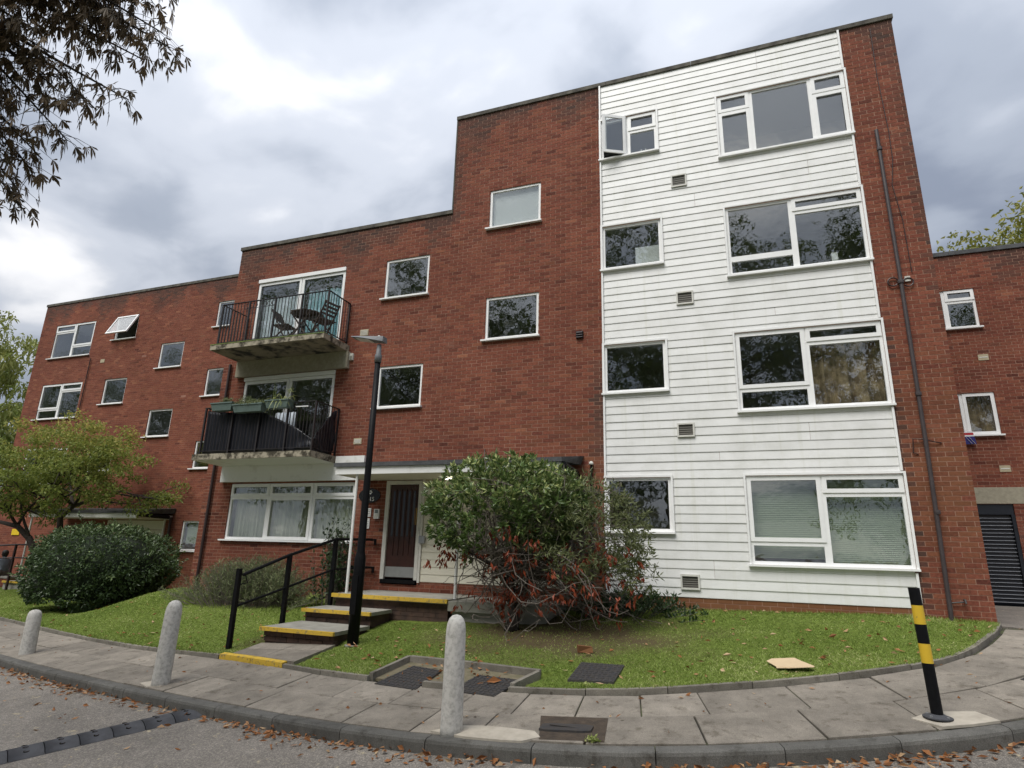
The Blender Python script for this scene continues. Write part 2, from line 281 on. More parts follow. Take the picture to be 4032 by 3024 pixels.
def glass(name, base=.055, tint=(.93, .95, .94), rough=0.0, wav=.35):
    m = bpy.data.materials.new(name); m.use_nodes = True; MATS[name] = m; N, L = nodes(m); N.clear()
    o = N.new('ShaderNodeOutputMaterial'); t = N.new('ShaderNodeBsdfTransparent'); t.inputs[0].default_value = (*tint, 1)
    gl = N.new('ShaderNodeBsdfGlossy'); gl.inputs['Roughness'].default_value = rough; gl.inputs[0].default_value = (1, 1, 1, 1)
    g = N.new('ShaderNodeNewGeometry'); n = N.new('ShaderNodeTexNoise'); L.new(g.outputs['Position'], n.inputs['Vector']); n.inputs['Scale'].default_value = 5; n.inputs['Detail'].default_value = 2
    bp = N.new('ShaderNodeBump'); bp.inputs['Strength'].default_value = wav; bp.inputs['Distance'].default_value = .004; L.new(n.outputs[0], bp.inputs['Height']); L.new(bp.outputs[0], gl.inputs['Normal'])
    f = N.new('ShaderNodeFresnel'); io = N.new('ShaderNodeMapRange'); L.new(g.outputs['Backfacing'], io.inputs[0]); io.inputs[3].default_value = 1.55; io.inputs[4].default_value = 1/1.55; L.new(io.outputs[0], f.inputs[0])
    a = N.new('ShaderNodeMath'); a.operation = 'MULTIPLY_ADD'; L.new(f.outputs[0], a.inputs[0]); a.inputs[1].default_value = 1.6; a.inputs[2].default_value = base
    mxs = N.new('ShaderNodeMixShader'); L.new(a.outputs[0], mxs.inputs[0]); L.new(t.outputs[0], mxs.inputs[1]); L.new(gl.outputs[0], mxs.inputs[2]); L.new(mxs.outputs[0], o.inputs[0])
glass('glass')
m, b = new_mat('lamp_glow'); b.inputs['Base Color'].default_value = (.9, .85, .7, 1); b.inputs['Emission Color'].default_value = (1, .93, .72, 1); b.inputs['Emission Strength'].default_value = 2.2

# ------------------------------------------------------------------ geometry helpers
ORG = {}
class MB:
    def __init__(s): s.v = []; s.f = []; s.n = 0
    def add(s, v, f):
        s.v.append(np.asarray(v, float)); f = [tuple(i+s.n for i in q) for q in f]; s.f += f; s.n += len(v); return s
    def box(s, x0, x1, y0, y1, z0, z1):
        v = [(x0,y0,z0),(x1,y0,z0),(x1,y1,z0),(x0,y1,z0),(x0,y0,z1),(x1,y0,z1),(x1,y1,z1),(x0,y1,z1)]
        return s.add(v, [(0,3,2,1),(4,5,6,7),(0,1,5,4),(1,2,6,5),(2,3,7,6),(3,0,4,7)])
    def hexa(s, v):   # 8 corners: bottom 4 (ccw), top 4
        return s.add(v, [(0,3,2,1),(4,5,6,7),(0,1,5,4),(1,2,6,5),(2,3,7,6),(3,0,4,7)])
    def prism(s, poly, z0, z1):      # poly in xy, z0/z1 scalars or lists
        n = len(poly); z0 = z0 if hasattr(z0, '__len__') else [z0]*n; z1 = z1 if hasattr(z1, '__len__') else [z1]*n
        v = [(p[0], p[1], a) for p, a in zip(poly, z0)]+[(p[0], p[1], a) for p, a in zip(poly, z1)]
        return s.add(v, [tuple(range(n-1, -1, -1)), tuple(range(n, 2*n))]+[(i, (i+1) % n, n+(i+1) % n, n+i) for i in range(n)])
    def tube(s, pts, rad, k=8, caps=True):
        pts = np.asarray(pts, float); m = len(pts); rad = np.broadcast_to(np.asarray(rad, float), (m,))
        tg = np.gradient(pts, axis=0); tg /= np.linalg.norm(tg, axis=1)[:, None]+1e-9
        ref = np.array([0, 0, 1.0]) if abs(tg[0][2]) < .9 else np.array([1.0, 0, 0])
        V = []; a = np.cross(ref, tg[0]); a /= np.linalg.norm(a)
        th = np.arange(k)*2*np.pi/k
        for i in range(m):
            a = a-tg[i]*(a@tg[i]); a /= np.linalg.norm(a)+1e-9; c = np.cross(tg[i], a)
            V.append(pts[i]+rad[i]*(np.cos(th)[:, None]*a+np.sin(th)[:, None]*c))
        F = [(i*k+j, i*k+(j+1) % k, (i+1)*k+(j+1) % k, (i+1)*k+j) for i in range(m-1) for j in range(k)]
        if caps: F += [tuple(range(k-1, -1, -1)), tuple(range((m-1)*k, m*k))]
        return s.add(np.concatenate(V), F)
    def lathe(s, prof, cx, cy, cz=0, k=24, lean=(0, 0)):
        th = np.arange(k)*2*np.pi/k; V = []
        for r, z in prof: V.append(np.stack([cx+lean[0]*z+r*np.cos(th), cy+lean[1]*z+r*np.sin(th), np.full(k, cz+z)], 1))
        m = len(prof); F = [(i*k+j, i*k+(j+1) % k, (i+1)*k+(j+1) % k, (i+1)*k+j) for i in range(m-1) for j in range(k)]
        return s.add(np.concatenate(V), F+[tuple(range(k-1, -1, -1)), tuple(range((m-1)*k, m*k))])
    def bar(s, a, b, w, h=None):     # square bar from a to b
        a = np.array(a, float); b = np.array(b, float); h = h or w; d = b-a; d /= np.linalg.norm(d)
        ref = np.array([0, 0, 1.0]) if abs(d[2]) < .95 else np.array([0, 1.0, 0])
        p = np.cross(d, ref); p /= np.linalg.norm(p); q = np.cross(p, d)
        c = [(-w/2, -h/2), (w/2, -h/2), (w/2, h/2), (-w/2, h/2)]
        v = [a+p*i+q*j for i, j in c]+[b+p*i+q*j for i, j in c]
        return s.add(v, [(0,3,2,1),(4,5,6,7),(0,1,5,4),(1,2,6,5),(2,3,7,6),(3,0,4,7)])
    def data(s): return (np.concatenate(s.v) if s.v else np.zeros((0, 3))), s.f
def origin(o): return ORG.get(o, np.zeros(3))
def link(o, parent=None):
    COL.objects.link(o)
    if parent is not None: o.parent = parent
def build(name, mb, mat, parent=None, smooth=False, org=None):
    v, f = mb.data() if isinstance(mb, MB) else mb
    og = origin(parent) if parent is not None else (np.array(org, float) if org is not None else np.zeros(3))
    me = bpy.data.meshes.new(name); me.from_pydata((v-og).tolist(), [], [list(map(int, q)) for q in f]); me.update()
    me.materials.append(MATS[mat])
    if smooth: me.polygons.foreach_set('use_smooth', np.ones(len(me.polygons), bool))
    o = bpy.data.objects.new(name, me); link(o, parent); ORG[o] = og
    if parent is None and org is not None: o.location = og
    return o
def build_b(*a, **k):
    o = build(*a, **k); o.color = (0, 0, 0, 1); return o
def build_np(name, v, f, mat, parent=None, attrs=None, org=None, smooth=False):
    """v (N,3), f (M,k): fast path for foliage and brickwork; attrs = {name: per-face values}"""
    og = origin(parent) if parent is not None else (np.array(org, float) if org is not None else np.zeros(3))
    me = bpy.data.meshes.new(name); v = np.asarray(v, np.float32)-og.astype(np.float32); f = np.asarray(f, np.int32); k = f.shape[1]
    me.vertices.add(len(v)); me.vertices.foreach_set('co', v.ravel())
    me.loops.add(f.size); me.loops.foreach_set('vertex_index', f.ravel())
    me.polygons.add(len(f)); me.polygons.foreach_set('loop_start', np.arange(0, f.size, k, dtype=np.int32))
    me.update(calc_edges=True); me.validate()
    for a, vals in (attrs or {}).items():
        at = me.attributes.new(a, 'FLOAT', 'FACE'); at.data.foreach_set('value', np.asarray(vals, np.float32))
    me.polygons.foreach_set('use_smooth', np.full(len(me.polygons), bool(smooth)))
    me.materials.append(MATS[mat])
    o = bpy.data.objects.new(name, me); link(o, parent); ORG[o] = og
    if parent is None and org is not None: o.location = og
    return o
def tag(o, label=None, cat=None, group=None, kind=None):
    for k, v in (('label', label), ('category', cat), ('group', group), ('kind', kind)):
        if v: o[k] = v
    return o
def thing(name, label, cat, loc=(0, 0, 0), group=None):
    o = bpy.data.objects.new(name, None); o.empty_display_size = .2; COL.objects.link(o); o.location = loc; ORG[o] = np.array(loc, float)
    return tag(o, label, cat, group)
def copy_at(src, parent, loc, name=None):
    o = src.copy(); link(o, parent); o.location = np.array(loc)-origin(parent); ORG[o] = origin(parent); return o
def subtract(rects, holes):
    for h in holes:
        outl = []
        for (a, b, c, d) in rects:
            x0, x1, z0, z1 = max(a, h[0]), min(b, h[1]), max(c, h[2]), min(d, h[3])
            if x0 >= x1 or z0 >= z1: outl.append((a, b, c, d)); continue
            if a < x0: outl.append((a, x0, c, d))
            if x1 < b: outl.append((x1, b, c, d))
            if c < z0: outl.append((x0, x1, c, z0))
            if z1 < d: outl.append((x0, x1, z1, d))
        rects = outl
    return rects
def inside(px, py, poly):
    px = np.asarray(px); py = np.asarray(py); c = np.zeros(px.shape, bool); n = len(poly)
    for i in range(n):
        x1, y1 = poly[i]; x2, y2 = poly[(i+1) % n]
        t = ((y1 > py) != (y2 > py)) & (px < (x2-x1)*(py-y1)/(y2-y1+1e-12)+x1); c ^= t
    return c

# ------------------------------------------------------------------ terrain
def G(x, y):
    p = -.08+.053*(x+2.54)+.105*(y+5.49); k = .06
    return -k*np.log(np.exp(-np.clip(p, -8, 8)/k)+np.exp(-.66/k))
ST = np.array([(-22.5,-1.0,-22.0,.5),(-16.3,-2.5,-15.9,-1.12),(-12.9,-3.45,-12.5,-2.22),(-9.8,-4.33,-9.5,-3.05),(-7.0,-4.98,-6.8,-3.55),(-4.9,-5.40,-4.8,-4.06),(-3.4,-5.63,-3.3,-4.28),(-2.2,-5.70,-2.2,-4.33),(-1.0,-5.64,-1.2,-4.24),(.2,-5.36,-.2,-3.92),(1.2,-5.0,.8,-3.48),(2.1,-4.55,1.6,-3.02),(3.0,-3.85,2.2,-2.5),(3.9,-2.9,2.64,-1.84),(4.7,-1.6,3.03,-1.05),(5.2,.2,3.36,-.2)])
def catmull(P, n):
    P = np.asarray(P, float); Q = np.vstack([2*P[0]-P[1], P, 2*P[-1]-P[-2]]); o = []
    for i in range(1, len(Q)-2):
        t = np.linspace(0, 1, n, endpoint=False)[:, None]
        o.append(.5*((2*Q[i])+(-Q[i-1]+Q[i+1])*t+(2*Q[i-1]-5*Q[i]+4*Q[i+1]-Q[i+2])*t**2+(-Q[i-1]+3*Q[i]-3*Q[i+1]+Q[i+2])*t**3))
    return np.vstack(o+[Q[-2][None]])
SP = catmull(ST, 24)
mid = .5*(SP[:, :2]+SP[:, 2:]); SL = np.concatenate([[0], np.cumsum(np.linalg.norm(np.diff(mid, axis=0), axis=1))])
SMAX = SL[-1]
def st(s, t):      # s metres along the pavement, t 0 = kerb front, 1 = back of pavement
    k = np.array([np.interp(s, SL, SP[:, i]) for i in range(4)]); return (1-t)*k[:2]+t*k[2:]
EDX = SP[:, 2]; EDY = SP[:, 3]
def yedge(x): return np.interp(x, EDX, EDY)
def Lz(x, y):
    x = np.asarray(x, float); y = np.asarray(y, float)
    ye = yedge(x); ge = G(x, ye)+.035
    b = np.interp(x, [-11.7, -7.5, -4, -1.3, 2.3, 3.4], [.47, .45, .50, .62, .72, .67])
    t = np.clip((y-ye)/(0-ye-1e-6), 0, 1); zr = ge+(b-ge)*t**1.15
    tl = np.clip((y-ye)/(4.65-ye), 0, 1); zl = ge+(0.0-ge)*tl
    w = np.clip((-11.9-x)/3.2, 0, 1); w = w*w*(3-2*w)
    return zr*(1-w)+zl*w

def grid_sheet(name, xs, ys, zf, mat, kind='structure'):
    X, Y = np.meshgrid(xs, ys); Z = zf(X, Y); v = np.stack([X.ravel(), Y.ravel(), Z.ravel()], 1); nx = len(xs)
    i = np.arange(len(ys)-1)[:, None]*nx+np.arange(nx-1)[None]; i = i.ravel()
    o = build_np(name, v, np.stack([i, i+1, i+nx+1, i+nx], 1), mat, smooth=True); tag(o, kind=kind); return o
far = lambda X, Y: np.clip(G(np.clip(X, -40, 12), np.clip(Y, -40, 12)), -3.5, .66)
gx = np.concatenate([[-900, -400, -200, -100, -60], np.linspace(-40, 14, 28), [30, 60, 120, 300, 900]])
gy = np.concatenate([[-900, -400, -200, -100, -60], np.linspace(-40, 14, 28), [30, 60, 120, 300, 900]])
grid_sheet('ground', gx, gy, lambda X, Y: far(X, Y)-.34, 'soil')
# road: from the kerb outwards
s_ = np.linspace(0, SMAX, 140); kf = np.array([st(s, 0.0) for s in s_])
n_ = np.stack([np.gradient(kf[:, 1]), -np.gradient(kf[:, 0])], 1); n_ /= np.linalg.norm(n_, axis=1)[:, None]
rows = []
kin = np.array([st(s, .06) for s in s_]); rows.append(kin)
for d in (0, .3, .7, 1.2, 2, 3, 4.5, 6, 8, 10.5):
    rows.append(kf+n_*d*np.array([1, 1]))
RV = np.concatenate([np.column_stack([r, G(r[:, 0], r[:, 1])-.12]) for r in rows]); m_ = len(s_)
ii = (np.arange(len(rows)-1)[:, None]*m_+np.arange(m_-1)[None]).ravel()
road = build_np('road', RV, np.stack([ii, ii+m_, ii+m_+1, ii+1], 1), 'asphalt', smooth=True); tag(road, kind='structure')
# far verge across the road
vg = grid_sheet('verge', np.linspace(-60, 40, 30), np.linspace(-60, -15.5, 12), lambda X, Y: far(X, Y)-.10, 'lawn')
grid_sheet('forecourt', np.linspace(4.4, 44, 24), np.linspace(-15, 4.9, 14), lambda X, Y: far(X, Y)-.136, 'asphalt')
# side path by the right-hand corner
PV = [(3.43,-.05),(4.7,-1.4),(5.25,.2),(5.6,2.0),(7.5,4.0),(14,3.8),(14,5.0),(3.43,5.0)]
v_ = [(x, y, float(G(np.array(x), np.array(y)))-.004) for x, y in PV]
sp_ = MB(); sp_.prism(PV, [-.3]*8, [q[2] for q in v_]); tag(build('path', sp_, 'asphalt'), kind='structure')

# ------------------------------------------------------------------ pavement, kerb, edging
pav_v = []; pav = None
sub = [np.array([np.append(st(s, t), 0) for s in s_]) for t in (.05, .5, 1.0)]
sub = np.concatenate(sub); sub[:, 2] = G(sub[:, 0], sub[:, 1])-.022
ii = (np.arange(2)[:, None]*m_+np.arange(m_-1)[None]).ravel()
pav = build_np('pavement', sub, np.stack([ii, ii+1, ii+m_+1, ii+m_], 1), 'joint'); tag(pav, kind='structure')
def quad_block(q, ztop, th, mat, name, parent, smooth=False, bev=.006):
    q = np.array(q); c = q.mean(0); qi = c+(q-c)*(1-bev*2/np.linalg.norm(q-c, axis=1))[:, None]
    v = [(*p, z-th) for p, z in zip(q, ztop)]+[(*p, z-bev) for p, z in zip(q, ztop)]+[(*p, z) for p, z in zip(qi, ztop)]
    f = [(0,1,2,3)[::-1]]+[(i, (i+1) % 4, 4+(i+1) % 4, 4+i) for i in range(4)]+[(4+i, 4+(i+1) % 4, 8+(i+1) % 4, 8+i) for i in range(4)]+[(8,9,10,11)]
    return build(name, MB().add(v, f), mat, parent)
rj = random.Random(3)
for row, (t0, t1) in enumerate(((.10, .53), (.53, .965))):
    s = .2+.45*row
    while s < SMAX-1.0:
        L = rj.choice((.62, .78, .92, .92)); g = rj.choice((.005, .008, .012))
        a0, a1, b1, b0 = st(s+g, t0+.004), st(s+L-g, t0+.004), st(s+L-g, t1-.004), st(s+g, t1-.004)
        q = [a0, a1, b1, b0]
        tilt = rj.uniform(-.004, .004); z = [float(G(np.array(p[0]), np.array(p[1])))+rj.uniform(-.005, .004)+tilt for p in q]
        quad_block(q, z, .04, 'paving', 'paving_slab', pav)
        s += L
kerb = thing('kerb', 'worn dark concrete kerb curving along the road edge', 'kerb', (-2.2, -5.7, -.2)); kerb['kind'] = 'structure'; del kerb['category']; del kerb['label']
s = .05
while s < SMAX-.95:
    L = .915; n = 5; V = []; prof = [(0.0, -.26), (0.0, -.035), (.008, -.012), (.028, 0.0), (.135, .004), (.135, -.26)]
    for i in range(n):
        si = s+.004+(L-.008)*i/(n-1); p0 = st(si, 0); p1 = st(si, 1); d = (p1-p0)/np.linalg.norm(p1-p0); gz = float(G(*p0))
        for a, h in prof: V.append((*(p0+d*a), gz+h))
    k = len(prof); F = [(i*k+j, (i+1)*k+j, (i+1)*k+(j+1) % k, i*k+(j+1) % k) for i in range(n-1) for j in range(k)]+[tuple(range(k)), tuple(range(n*k-1, (n-1)*k-1, -1))]
    build('kerbstone', MB().add(V, F), 'kerbstone', kerb); s += L
edg = thing('lawn_edging', 'thin concrete edging between lawn and pavement', 'edging', (-2.2, -4.3, 0)); edg['kind'] = 'structure'; del edg['category']; del edg['label']
def dist_edge(s): return st(s, 1.0)
TRAY = [(-4.25,-4.05),(-4.2,-3.33),(-2.27,-3.74),(-2.40,-4.30)]
sx_ = lambda x: float(np.interp(x, SP[:, 2], SL))
for sa, sb_ in ((.05, sx_(-7.24)), (sx_(-5.82), sx_(-4.27)), (sx_(-2.42), SMAX-.01)):
    m = max(1, int(round((sb_-sa)/.915))); L = (sb_-sa)/m
    for q in range(m):
        s = sa+q*L; n = 4; V = []; rj2 = rj.uniform(-.006, .006); prof = [(-.02, -.2), (-.02, .04), (.03, .045), (.03, -.2)]
        for i in range(n):
            si = min(s+.005+(L-.01)*i/(n-1), SMAX); p0 = st(si, 0); p1 = st(si, 1); d = (p1-p0)/np.linalg.norm(p1-p0); gz = float(G(*p1))
            for o_, h in prof: V.append((*(p1+d*o_), gz+h+rj2))
        k = 4; F = [(i*k+j, (i+1)*k+j, (i+1)*k+(j+1) % k, i*k+(j+1) % k) for i in range(n-1) for j in range(k)]+[tuple(range(k)), tuple(range(n*k-1, (n-1)*k-1, -1))]
        build('edging_stone', MB().add(V, F), 'edging', edg)

# ------------------------------------------------------------------ lawn
ne = 260; nt_ = 44
se = np.linspace(0, SMAX, ne); ed = np.array([st(s, 1.02) for s in se])
wallpts = np.array([(-24.5, 4.62), (-12.2, 4.62), (-11.80, .05), (-11.7, -.02), (3.38, -.02)])
frac_e = (se/SMAX); ix = np.interp(-9.3, ed[:, 0], frac_e)
wf = np.array([0, ix*.72, ix*.97, ix, 1.0])
WP = np.column_stack([np.interp(frac_e, wf, wallpts[:, 0]), np.interp(frac_e, wf, wallpts[:, 1])])
T = np.linspace(0, 1, nt_)[:, None, None]; GP = ed[None]*(1-T)+WP[None]*T; GX, GY = GP[..., 0], GP[..., 1]; GZ = Lz(GX, GY)
GZ += .012*np.sin(GX*5.1+GY*3)*np.sin(GY*4.3-GX*2.2)*np.clip(T[..., 0]*6, 0, 1)*np.clip((1-T[..., 0])*8, 0, 1)
lv = np.stack([GX.ravel(), GY.ravel(), GZ.ravel()], 1); ii = (np.arange(nt_-1)[:, None]*ne+np.arange(ne-1)[None]).ravel()
def grown(poly, k): c = np.mean(poly, 0); return [tuple(c+(np.array(p)-c)*k) for p in poly]
sink = inside(lv[:, 0], lv[:, 1], grown(TRAY, 1.10)); lv[sink, 2] -= .16
lv[inside(lv[:, 0], lv[:, 1], [(-4.26,-4.7),(-2.34,-4.7),(-2.34,-3.9),(-4.26,-3.9)]) & ~sink, 2] -= .16
PATH = [(-7.08,-3.55),(-5.68,-3.95),(-5.68,-2.7),(-7.08,-2.7)]
lv[inside(lv[:, 0], lv[:, 1], PATH), 2] -= .05
lf = np.stack([ii, ii+1, ii+ne+1, ii+ne], 1); fc = lv[lf].mean(1)
def bare_at(x, y):
    b = np.clip(1.5-np.hypot((x+2.5)/1.75, (y+1.9)/1.2)+.25*np.sin(x*4)*np.sin(y*5), 0, 1)*.95
    de = np.clip(1-np.abs(y-yedge(x))/.10, 0, 1)*.8
    b2 = np.clip(1.1-np.hypot((x+14.6)/1.9, (y-.6)/.9), 0, 1)
    b3 = np.clip(1-np.hypot((x+7.25)/.35, (y+2.6)/.9), 0, 1)*.8
    return np.clip(np.maximum.reduce([b, de, b2, b3]), 0, 1)
lawn = build_np('lawn', lv, lf, 'lawn', attrs={'bare': bare_at(fc[:, 0], fc[:, 1])}, smooth=True); tag(lawn, kind='structure')
NOGRASS = [grown(TRAY, 1.16), [(-4.30,-4.8),(-2.30,-4.8),(-2.30,-3.9),(-4.30,-3.9)], [(-7.12,-4.2),(-5.62,-4.2),(-5.62,-.9),(-7.12,-.9)], [(-7.1,-1.35),(-2.8,-1.4),(-2.8,0),(-7.1,0)], TRAY, [(-1.9,-4.05),(-1.3,-4.08),(-1.31,-3.36),(-1.9,-3.28)]]
def lawn_points(n, rng):
    ar = np.linalg.norm(np.cross(lv[lf[:, 1]]-lv[lf[:, 0]], lv[lf[:, 3]]-lv[lf[:, 0]]), axis=1)
    dist = np.linalg.norm(fc-np.array([0, -11, 1.5]), axis=1); w = ar/np.clip(dist/8, 1, 9)**1.4
    i = rng.choice(len(lf), n, p=w/w.sum()); a, b = rng.random(n)[:, None], rng.random(n)[:, None]
    q = lv[lf[i]]; p = (q[:, 0]*(1-a)+q[:, 1]*a)*(1-b)+(q[:, 3]*(1-a)+q[:, 2]*a)*b
    k = np.ones(n, bool)
    for poly in NOGRASS: k &= ~inside(p[:, 0], p[:, 1], poly)
    k &= rng.random(n) > np.maximum(bare_at(p[:, 0], p[:, 1])*.93, .55*np.clip(np.sin(p[:, 0]*2.7+1.3)*np.sin(p[:, 1]*3.3+p[:, 0])-.35, 0, 1))
    return p[k]
p = lawn_points(230000, RNG); n0 = len(p)
sE = RNG.uniform(0, SMAX, 9000); sE = sE[RNG.random(9000) < .25+.75*np.clip(np.sin(sE*3.1)*np.sin(sE*1.3+2), 0, 1)]; pe_ = np.array([st(a, 1.0+abs(b)) for a, b in zip(sE, RNG.normal(.02, .025, len(sE)))]); okp = np.ones(len(pe_), bool)
for poly in NOGRASS: okp &= ~inside(pe_[:, 0], pe_[:, 1], poly)
okp &= ~((pe_[:, 0] > -7.3) & (pe_[:, 0] < -5.7)); pe_ = pe_[okp]
sW = RNG.uniform(-4.5, 3.3, 3500); pw_ = np.column_stack([sW, -.03-np.abs(RNG.normal(0, .05, 3500))])[(sW < -2.9) == False]
ex_ = np.concatenate([pe_, pw_]); ex_ = np.column_stack([ex_, Lz(ex_[:, 0], ex_[:, 1])]); p = np.concatenate([p, ex_]); n = len(p); longer = np.concatenate([np.ones(n0), np.full(len(ex_), 2.1)])
ang = RNG.random(n)*6.283; hgt = RNG.uniform(.008, .026, n)*(1+.35*np.sin(p[:, 0]*1.7)*np.sin(p[:, 1]*2.1))*longer; wd = RNG.uniform(.003, .0065, n)*np.clip(np.linalg.norm(p-np.array([0, -11, 1.5]), axis=1)/9, 1, 2.2)
dv = np.stack([np.cos(ang), np.sin(ang), np.zeros(n)], 1); ln = RNG.normal(0, .022, (n, 2))
tip = p+np.column_stack([ln, hgt]); V = np.stack([p-dv*wd[:, None], p+dv*wd[:, None], tip], 1).reshape(-1, 3)
patch = .5+.5*np.sin(p[:, 0]*.9+1)*np.sin(p[:, 1]*1.3)
gr = build_np('grass', V, np.arange(3*n).reshape(-1, 3), 'grass', attrs={'tone': np.clip(RNG.normal(.40, .22, n)+.30*(patch-.5)+.35*np.clip(np.sin(p[:, 0]*2.7+1.3)*np.sin(p[:, 1]*3.3+p[:, 0]), 0, 1)*(RNG.random(n) < .6), 0, 1)})
tag(gr, 'short green grass growing on the sloping lawns', 'grass', kind='stuff')

# ------------------------------------------------------------------ buildings
CAMP = np.array([0, -11, 1.5]); FWN = np.array(fw)
BRICK_MESH = {}
def unit_brick(mat):
    if mat not in BRICK_MESH:
        me = bpy.data.meshes.new('brick'); v, f = MB().box(-.1075, .1075, -.003, .045, -.0325, .0325).data()
        me.from_pydata(v.tolist(), [], f); me.materials.append(MATS[mat]); BRICK_MESH[mat] = me
    return BRICK_MESH[mat]
def brickwork(parent, outline, holes, Y, zb, soot_tops, warmf, nsingle=300, lite=0.0, seed=1, greyf=None):
    """stretcher bond: every brick a box standing 3 mm proud of the mortar; the nearest ones are objects of their own"""
    rng = np.random.default_rng(seed); full = []; V = []; RN = []; SO = []; WA = []
    x0a = min(o[0] for o in outline); x1a = max(o[1] for o in outline); z1a = max(o[3] for o in outline)
    k = 0; z = zb
    while z < z1a:
        x = x0a-(.1125 if k % 2 else 0)
        while x < x1a:
            r = (x+.005, x+.22, z+.005, z+.07)
            for (a, b, c, d) in outline:
                q = (max(r[0], a), min(r[1], b), max(r[2], c), min(r[3], d))
                if q[1]-q[0] < .012 or q[3]-q[2] < .012: continue
                for (e0, e1, e2, e3) in subtract([q], holes):
                    if e1-e0 < .015 or e3-e2 < .015: continue
                    full.append((e0, e1, e2, e3))
            x += .225
        z += .075; k += 1
    full = np.array(full); cx = .5*(full[:, 0]+full[:, 1]); cz = .5*(full[:, 2]+full[:, 3])
    dep = (np.stack([cx, np.full_like(cx, Y), cz], 1)-CAMP)@FWN
    whole = (np.abs(full[:, 1]-full[:, 0]-.215) < 1e-4) & (np.abs(full[:, 3]-full[:, 2]-.065) < 1e-4)
    vis = whole & (cz > zb+.35)
    order = np.argsort(np.where(vis, dep, 1e6)); single = set(order[:nsingle].tolist()) if nsingle else set()
    me = unit_brick('brick_single')
    for i in sorted(single):
        o = bpy.data.objects.new('brick', me); link(o, parent); o.location = np.array([cx[i], Y+rng.uniform(-.0008, .0008), cz[i]])-origin(parent); o.color = (float(np.clip(warmf(cx[i:i+1], cz[i:i+1])[0]+rng.normal(0, .1), 0, .8)), 0, 0, 1)
    idx = np.array([i for i in range(len(full)) if i not in single]); q = full[idx]; n = len(q)
    y0 = Y-.003+rng.normal(0, .0008, n); y1 = np.full(n, Y+.045)
    c = [(0, 0, 0), (1, 0, 0), (1, 1, 0), (0, 1, 0), (0, 0, 1), (1, 0, 1), (1, 1, 1), (0, 1, 1)]
    V = np.stack([np.stack([q[:, a], np.where(b, y1, y0), q[:, 2+d]], 1) for a, b, d in c], 1).reshape(-1, 3)
    fb = np.array([(0,3,2,1),(4,5,6,7),(0,1,5,4),(1,2,6,5),(3,0,4,7)])
    F = (fb[None]+8*np.arange(n)[:, None, None]).reshape(-1, 4)
    rn = np.clip(rng.normal(.46+lite*.6, .17, n), 0, 1); bx, bz = cx[idx], cz[idx]
    soot = np.zeros(n)
    for (a, b, zt) in soot_tops:
        mk = (bx >= a) & (bx < b); s_ = np.clip(1-(zt-bz)/np.maximum(.3, .75+.40*np.sin(bx*2.1)+.28*np.sin(bx*6.1+1)), 0, 1)
        soot = np.where(mk, np.maximum(soot, np.clip(s_**.7*.9+rng.normal(0, .13, n)*(s_ > 0), 0, .9)), soot)
    if greyf is not None: soot = np.maximum(soot, np.clip(greyf(bx, bz)+rng.normal(0, .1, n), 0, .8)*(greyf(bx, bz) > .02))
    soot = np.clip(soot+.22*(rng.random(n) < .05), 0, .85)
    warm = np.clip(warmf(bx, bz)+rng.normal(0, .10, n), 0, .8)*(rng.random(n) < .85)
    o = build_np('brickwork', V, F, 'brick', parent, {'tone': np.repeat(rn, 5), 'soot': np.repeat(soot, 5), 'warm': np.repeat(warm, 5)}); o['kind'] = 'stuff'
    return o
def wall_sheet(parent, outline, holes, Y, mat, name='wall'):
    mb = MB()
    for (a, b, c, d) in outline:
        for (x0, x1, z0, z1) in subtract([(a, b, c, d)], holes):
            mb.add([(x0, Y, z0), (x1, Y, z0), (x1, Y, z1), (x0, Y, z1)], [(0, 1, 2, 3)])
    return build(name, mb, mat, parent)
def body(parent, x0, x1, y0, y1, z0, z1, mat='brick_far', name='side_wall', drop=()):
    f = {'l': (3,0,4,7), 'r': (1,2,6,5), 'b': (2,3,7,6), 't': (4,5,6,7)}
    v = [(x0,y0,z0),(x1,y0,z0),(x1,y1,z0),(x0,y1,z0),(x0,y0,z1),(x1,y0,z1),(x1,y1,z1),(x0,y1,z1)]
    return build(name, MB().add(v, [f[k] for k in f if k not in drop]), mat, parent)
def ring(mb, a, b, c, d, y0, y1, w):
    mb.box(a, b, y0, y1, c, c+w); mb.box(a, b, y0, y1, d-w, d); mb.box(a, a+w, y0, y1, c+w, d-w); mb.box(b-w, b, y0, y1, c+w, d-w)
